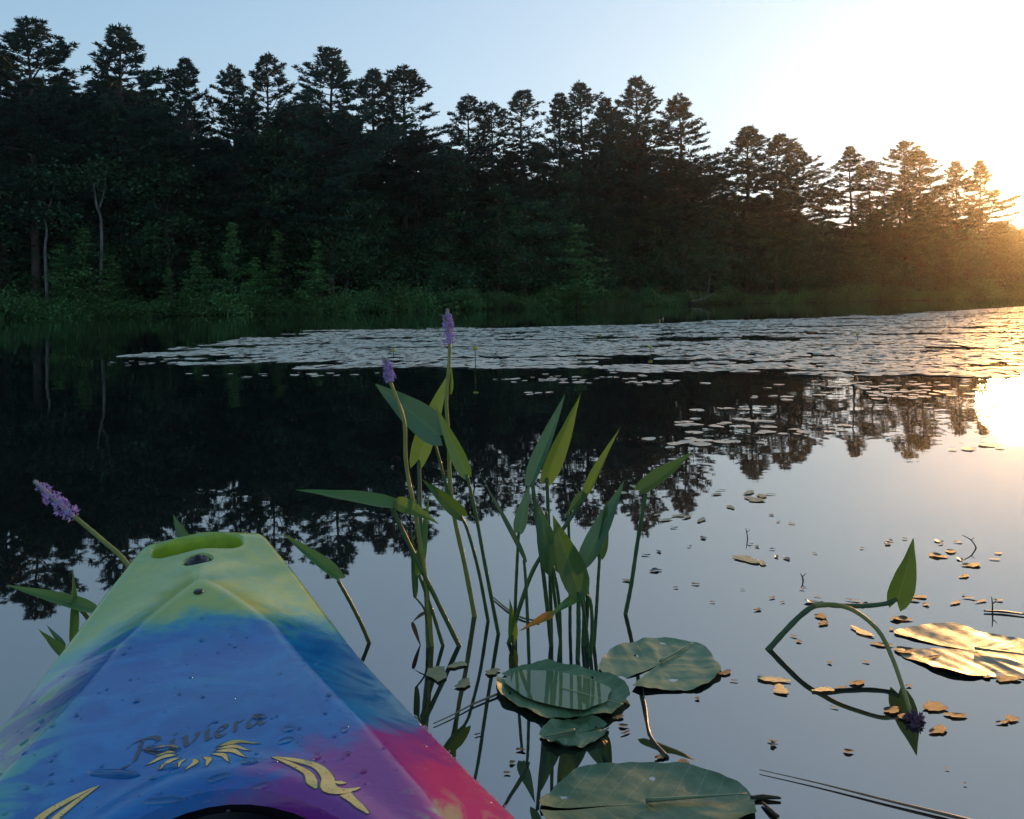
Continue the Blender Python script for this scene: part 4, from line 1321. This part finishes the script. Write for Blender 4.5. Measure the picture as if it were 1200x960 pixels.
def strip_scrap(name, lab, pts, wd, mat, cat, group=None, z=.004, lift=.0):
    P = [pz(*p, z) for p in pts]
    root = P[0].copy(); root[2] = 0
    S = spline([p - root for p in P], 18)
    mb = MB(); mb.add(*tube(S, np.interp(np.linspace(0, 1, 18), np.linspace(0, 1, len(wd)), wd), 7))
    o = obj(name, mb.mesh(name, mat), None, tuple(root))
    return tag(o, lab, cat, group)
strip_scrap('reed_stem', 'long pale reed floating just at the surface near the largest pad', [(890, 902), (960, 918), (1040, 938), (1130, 960), (1200, 980)], [.0007, .0012, .002, .0028, .003], M_REED, 'reed')
strip_scrap('reed_stem', 'thin reed floating behind the clump of stalks', [(578, 700), (595, 714), (612, 724), (632, 728)], [.002, .003, .002], M_REED, 'reed')
strip_scrap('reed_stem', 'thin root trailing from the half-sunk pad towards the kayak', [(584, 813), (555, 825), (530, 838), (508, 848)], [.0025, .0015, .001], M_REED, 'root')
strip_scrap('pad_stalk', 'short pale stalk poking out beside the largest pad', [(880, 935), (895, 934), (915, 935)], [.003, .004, .002], M_SCRAP, 'stalk')
strip_scrap('pad_stalk', 'broken pale stalk end by the largest pad, angled away', [(893, 940), (903, 950), (912, 957)], [.002, .004, .003], M_SCRAP, 'stalk')
strip_scrap('twig', 'brown submerged twig pointing at the ribbed round pad', [(752, 800), (757, 830), (762, 862), (782, 888)], [.001, .002, .003, .004], M_TWIG, 'twig', None, .001)
strip_scrap('twig', 'black stick lying flat beyond the golden pad', [(1153, 716), (1175, 717), (1200, 720)], [.002, .003, .002], M_TWIG, 'twig')
for lab, q, Yp in (('black twig standing upright on the flat stick', [(1163, 717), (1163, 708), (1162, 699)], (1163, 717)),
                   ('spiky bent twig sticking out of the water beyond the heart leaf', [(1144, 642), (1138, 633), (1131, 629), (1128, 627)], (1144, 642)),
                   ('small upright twig beside the floating husks', [(876, 630), (875, 624), (874, 619)], (876, 631)),
                   ('short thorn-like twig standing in the open water', [(941, 680), (940, 676), (938, 672)], (941, 681))):
    Y = float(pz(*Yp)[1])
    P = [pd(*p, Y) for p in q]; root = P[0].copy(); root[2] = 0
    P = [P[0] - [0, 0, .02]] + P
    mb = MB(); mb.add(*tube(spline([p - root for p in P], 10), np.linspace(.0026, .001, 10), 6))
    t = thing('twig', lab, 'twig', tuple(root)); obj('stem', mb.mesh('twig', M_TWIG), t)
    mb = MB(); e = P[len(P) // 2] - root
    mb.add(*tube(spline([e, e + np.array([.012, 0, .010])], 6), np.linspace(.0015, .0006, 6), 5)); obj('side_twig', mb.mesh('twig', M_TWIG), t)

def flake_mesh(seed, mat, curl=.25):
    r = np.random.default_rng(seed)
    NR, NA = 4, 18
    V_ = [(0, 0, .02)]
    ph = r.uniform(0, 6.28, 4)
    for i in range(1, NR + 1):
        f_ = i / NR
        for k in range(NA):
            al = 2 * pi * k / NA
            q = f_ * (1 + .22 * sin(2 * al + ph[0]) + .14 * sin(3 * al + ph[1]) + .10 * sin(5 * al + ph[2]) + .10 * sin(8 * al + ph[3]))
            V_.append((q * cos(al), q * sin(al), .02 + curl * f_ ** 3 * max(0, sin(2 * al + ph[3])) + .03 * sin(4 * al + ph[1]) * f_))
    F_ = [(0, 1 + k, 1 + (k + 1) % NA) for k in range(NA)]
    for i in range(NR - 1):
        for k in range(NA):
            a, b = 1 + i * NA + k, 1 + i * NA + (k + 1) % NA
            F_.append((a, a + NA, b + NA, b))
    return mk_mesh('scrap', V_, F_, mat)
FLAKES = [flake_mesh(600 + i, M_SCRAP, [.12, .2, .06, .28][i % 4]) for i in range(8)]
FLAT = [flake_mesh(620 + i, M_PAD, .08) for i in range(4)]
DARKF = [flake_mesh(640 + i, M_TWIG, .5) for i in range(3)]
scr = random.Random(8)
def flake(px, py, w, kind='s', asp=None):
    c = pz(px, py, .003)
    sx = w / FPX * c[1] / 2 * (.68 if kind == 's' else .92)
    sy = sx * (asp or scr.uniform(.35, .85))
    me = {'s': FLAKES, 'p': FLAT, 'd': DARKF}[kind]
    me = me[scr.randrange(len(me))]
    nm, lb, ct, gr = {'s': ('plant_scrap', 'wet curled scrap of plant floating in the open water', 'plant scrap', 'scraps floating in the open water'),
                      'p': ('small_lily_pad', 'small flat lily pad, floating loose, no wider than a hand', 'lily pad', 'small loose pads'),
                      'd': ('dark_husk', 'small dark husk floating on the pale reflection', 'husk', 'dark husks on the water')}[kind]
    o = obj(nm, me, None, tuple(c)); o.rotation_euler = (0, 0, scr.uniform(0, 6.28)) if kind != 's' else (0, 0, scr.uniform(-.6, .6))
    o.scale = (sx, sy, min(sx, .03) * .38)
    return tag(o, lb, ct, gr)
for q in [(878, 577, 24), (893, 581, 18), (884, 585, 28), (902, 579, 14), (874, 655, 36), (892, 659, 20), (845, 574, 12), (856, 594, 16), (840, 579, 14), (805, 606, 18), (822, 609, 22), (795, 604, 16), (780, 609, 20), (770, 603, 14),
          (512, 789, 36), (536, 779, 22), (543, 801, 24), (577, 787, 20), (905, 796, 34), (915, 808, 24), (965, 808, 24), (1010, 740, 34), (728, 577, 16), (742, 570, 14), (695, 612, 12), (735, 680, 14), (60, 846, 20)]:
    flake(*q, 'p')
for q in [(928, 613, 10), (904, 603, 10), (912, 611, 10), (1042, 633, 16), (1060, 631, 12), (1102, 637, 12), (1123, 635, 12), (1098, 651, 28), (1114, 646, 20), (1139, 662, 28), (1166, 655, 14), (1170, 648, 12), (1130, 675, 20), (1000, 703, 20), (1012, 707, 10), (1065, 703, 28), (1076, 699, 26),
          (1055, 725, 40), (1085, 708, 14), (1045, 737, 12), (1033, 755, 30), (1060, 762, 40), (1092, 770, 30), (1150, 790, 30), (1180, 795, 36), (1095, 828, 50), (1120, 838, 30), (1045, 832, 36), (1060, 840, 24), (1185, 842, 30), (1175, 846, 20), (1100, 855, 34), (994, 880, 20), (905, 868, 14),
          (800, 893, 26), (775, 886, 22), (725, 840, 18), (730, 850, 20), (733, 858, 18), (850, 788, 22), (860, 797, 12), (817, 818, 10), (560, 860, 12), (610, 878, 14), (594, 905, 10), (600, 893, 12), (936, 751, 12), (930, 745, 10), (958, 698, 10), (905, 700, 12), (917, 705, 10), (888, 714, 14),
          (962, 722, 24), (965, 730, 22), (870, 690, 8), (835, 705, 8), (815, 684, 12), (792, 688, 8), (955, 648, 10), (1010, 642, 8), (1120, 706, 22), (1135, 700, 18), (1150, 704, 22), (1170, 703, 14), (940, 690, 10), (972, 776, 10), (1015, 775, 10), (978, 828, 12), (1005, 800, 24), (986, 805, 16), (1065, 803, 10), (870, 930, 6), (1110, 900, 6), (1131, 918, 6)]:
    flake(*q, 's')
for q in [(768, 668, 14), (824, 630, 10), (808, 640, 6), (772, 646, 10), (887, 640, 8), (905, 643, 8), (910, 652, 10), (922, 654, 12), (757, 650, 12), (1040, 637, 10), (1100, 634, 12), (906, 872, 12), (941, 677, 5), (880, 637, 6), (790, 618, 10), (1125, 655, 10), (1013, 708, 14), (955, 706, 26)]:
    flake(*q, 'd')

# distant lily field
near_px = [(128, 428), (190, 434), (260, 441), (330, 441), (430, 438), (520, 434), (620, 432), (700, 434), (790, 437), (860, 440), (930, 438), (1010, 436), (1100, 438), (1200, 440), (1330, 444)]
far_px = [(1330, 355), (1200, 359), (1100, 365), (1030, 370), (960, 373), (880, 375), (800, 378), (730, 381), (640, 384), (520, 385), (420, 386), (330, 394), (250, 402), (180, 412), (128, 425)]
poly = np.array([pz(*p)[:2] for p in near_px + far_px])
def inside(P, poly):
    x, y = P[:, 0], P[:, 1]
    c = np.zeros(len(P), bool)
    j = len(poly) - 1
    for i in range(len(poly)):
        xi, yi = poly[i]; xj, yj = poly[j]
        hit = ((yi > y) != (yj > y)) & (x < (xj - xi) * (y - yi) / (yj - yi + 1e-12) + xi)
        c ^= hit
        j = i
    return c
r = np.random.default_rng(21)
lo, hi = poly.min(0), poly.max(0)
cand = r.uniform(lo, hi, (170000, 2))
jit = np.stack([vnoise(cand, np.array([1.6, 1.0]), 8) - .5, vnoise(cand, np.array([1.4, .8]), 9) - .5], 1) * np.array([3.0, 1.2])
cand = cand[inside(cand + jit, poly)]
dn = .55 * vnoise(cand, np.array([1.9, .7]), 1) + .45 * vnoise(cand, np.array([.8, .34]), 2)
edge = np.clip((cand[:, 0] + .55 * cand[:, 1] + 1.5) / 6.0, 0, 1) * .16          # thinner towards the open left end
cand = cand[dn + edge > .56]
# loose rafts nearer than the field
extra = []
for (x0, x1, y0, y1, n) in [(130, 230, 422, 430, 40), (230, 420, 436, 443, 50), (600, 705, 441, 448, 60), (612, 650, 459, 462, 14), (700, 830, 446, 452, 40), (640, 690, 446, 449, 24), (940, 1110, 447, 458, 110), (1010, 1120, 458, 470, 60), (880, 960, 462, 470, 20), (800, 900, 488, 500, 45), (770, 870, 514, 526, 40), (900, 1010, 500, 512, 30), (1080, 1200, 452, 464, 60), (700, 760, 440, 446, 26), (1120, 1200, 520, 530, 16), (800, 950, 470, 486, 16)]:
    for k in range(int(n * .4)): extra.append(pz(r.normal((x0 + x1) / 2, (x1 - x0) / 3.6), r.normal((y0 + y1) / 2, (y1 - y0) / 3.6))[:2])
extra = np.array(extra)
size = np.concatenate([r.uniform(.07, .13, len(cand)), r.uniform(.02, .055, len(extra)) ])
pts = np.vstack([cand, extra])
rank = np.argsort(-size / pts[:, 1] * (1 / pts[:, 1]) ** .3)
def far_pad(seed):
    rr = np.random.default_rng(seed); n = 14
    al = np.linspace(.16, 2 * pi - .16, n)
    q = 1 + .05 * np.sin(3 * al + rr.uniform(0, 6))
    V_ = [(0.05, 0, .015)] + [(q[i] * .55 * cos(al[i]), q[i] * .55 * sin(al[i]), .015) for i in range(n)]
    up = rr.uniform(.0, .05, n) * (rr.random(n) < .4)
    V_ += [(q[i] * cos(al[i]), q[i] * sin(al[i]), .015 + up[i] + .03 * sin(2 * al[i] + seed)) for i in range(n)]
    F_ = [(0, 1 + i, 2 + i) for i in range(n - 1)] + [(1 + i, 1 + n + i, 2 + n + i, 2 + i) for i in range(n - 1)]
    return np.array(V_), F_
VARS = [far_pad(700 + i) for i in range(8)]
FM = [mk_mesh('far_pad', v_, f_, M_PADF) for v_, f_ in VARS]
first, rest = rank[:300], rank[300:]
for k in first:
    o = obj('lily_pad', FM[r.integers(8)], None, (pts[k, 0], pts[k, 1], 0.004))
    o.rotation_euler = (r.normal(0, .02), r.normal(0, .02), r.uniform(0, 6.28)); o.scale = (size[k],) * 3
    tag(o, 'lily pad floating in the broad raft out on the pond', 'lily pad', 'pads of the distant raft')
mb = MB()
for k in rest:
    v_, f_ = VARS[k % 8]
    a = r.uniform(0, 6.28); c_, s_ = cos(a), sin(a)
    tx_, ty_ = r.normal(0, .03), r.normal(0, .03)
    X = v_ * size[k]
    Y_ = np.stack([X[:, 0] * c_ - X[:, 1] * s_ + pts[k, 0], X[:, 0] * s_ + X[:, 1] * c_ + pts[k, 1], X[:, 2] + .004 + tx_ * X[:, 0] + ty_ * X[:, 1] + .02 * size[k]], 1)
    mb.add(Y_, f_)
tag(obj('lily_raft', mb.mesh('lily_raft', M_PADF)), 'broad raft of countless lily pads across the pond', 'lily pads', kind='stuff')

# yellow pond-lily buds standing above the raft
M_BUDY = flat_mat('yellow_lily_bud', (.42, .38, .04), .5)
for px, py, hp, lab in [(762, 415, 7, 'yellow pond-lily bud standing in the middle of the raft'), (704, 399, 5, 'yellow pond-lily bud beyond the middle of the raft'), (1005, 399, 6, 'large yellow-green lily bud in the sunlit part of the raft'),
                        (461, 419, 7, 'pale lily bud just beside the short flower spike'), (557, 434, 24, 'tall thin bud stalk standing in the gap beside the tallest flower spike')]:
    c = pz(px, py)
    h = hp / FPX * c[1]
    t = thing('pond_lily_bud', lab, 'flower', tuple(c), 'buds above the raft')
    mb = MB(); mb.add(*tube([(0, 0, -.05), (.003, 0, h * .6), (0, 0, h)], [.006, .005, .005], 6)); obj('stem', mb.mesh('stem', M_STEM), t)
    mb = MB(); mb.add(*disc_lathe((0, 0, h), [(.006, -.006), (.024, .004), (.030, .018), (.026, .034), (.012, .036), (.004, .03)], 12)); obj('bud', mb.mesh('bud', M_BUDY), t)

# ------------------------------------------------------------------ haze volume added for the warm glare around the sun
hz = bpy.data.materials.new('glare_haze')
hz.use_nodes = True
ht = hz.node_tree
ht.nodes.clear()
ho = ht.nodes.new('ShaderNodeOutputMaterial')
hv = ht.nodes.new('ShaderNodeVolumePrincipled')
hv.inputs['Color'].default_value = (.95, .92, .88, 1)
hv.inputs['Density'].default_value = HAZE
hv.inputs['Anisotropy'].default_value = .86
ht.links.new(hv.outputs[0], ho.inputs['Volume'])
bx = [(-1900, -510, -1.6), (1900, -510, -1.6), (1900, 800, -1.6), (-1900, 800, -1.6), (-1900, -510, 34), (1900, -510, 34), (1900, 800, 34), (-1900, 800, 34)]
tag(obj('haze', mk_mesh('haze', bx, [(3, 2, 1, 0), (4, 5, 6, 7), (0, 1, 5, 4), (1, 2, 6, 5), (2, 3, 7, 6), (3, 0, 4, 7)], hz, False)),
    'thin haze added over the pond for the warm sun glare', 'haze', kind='stuff')
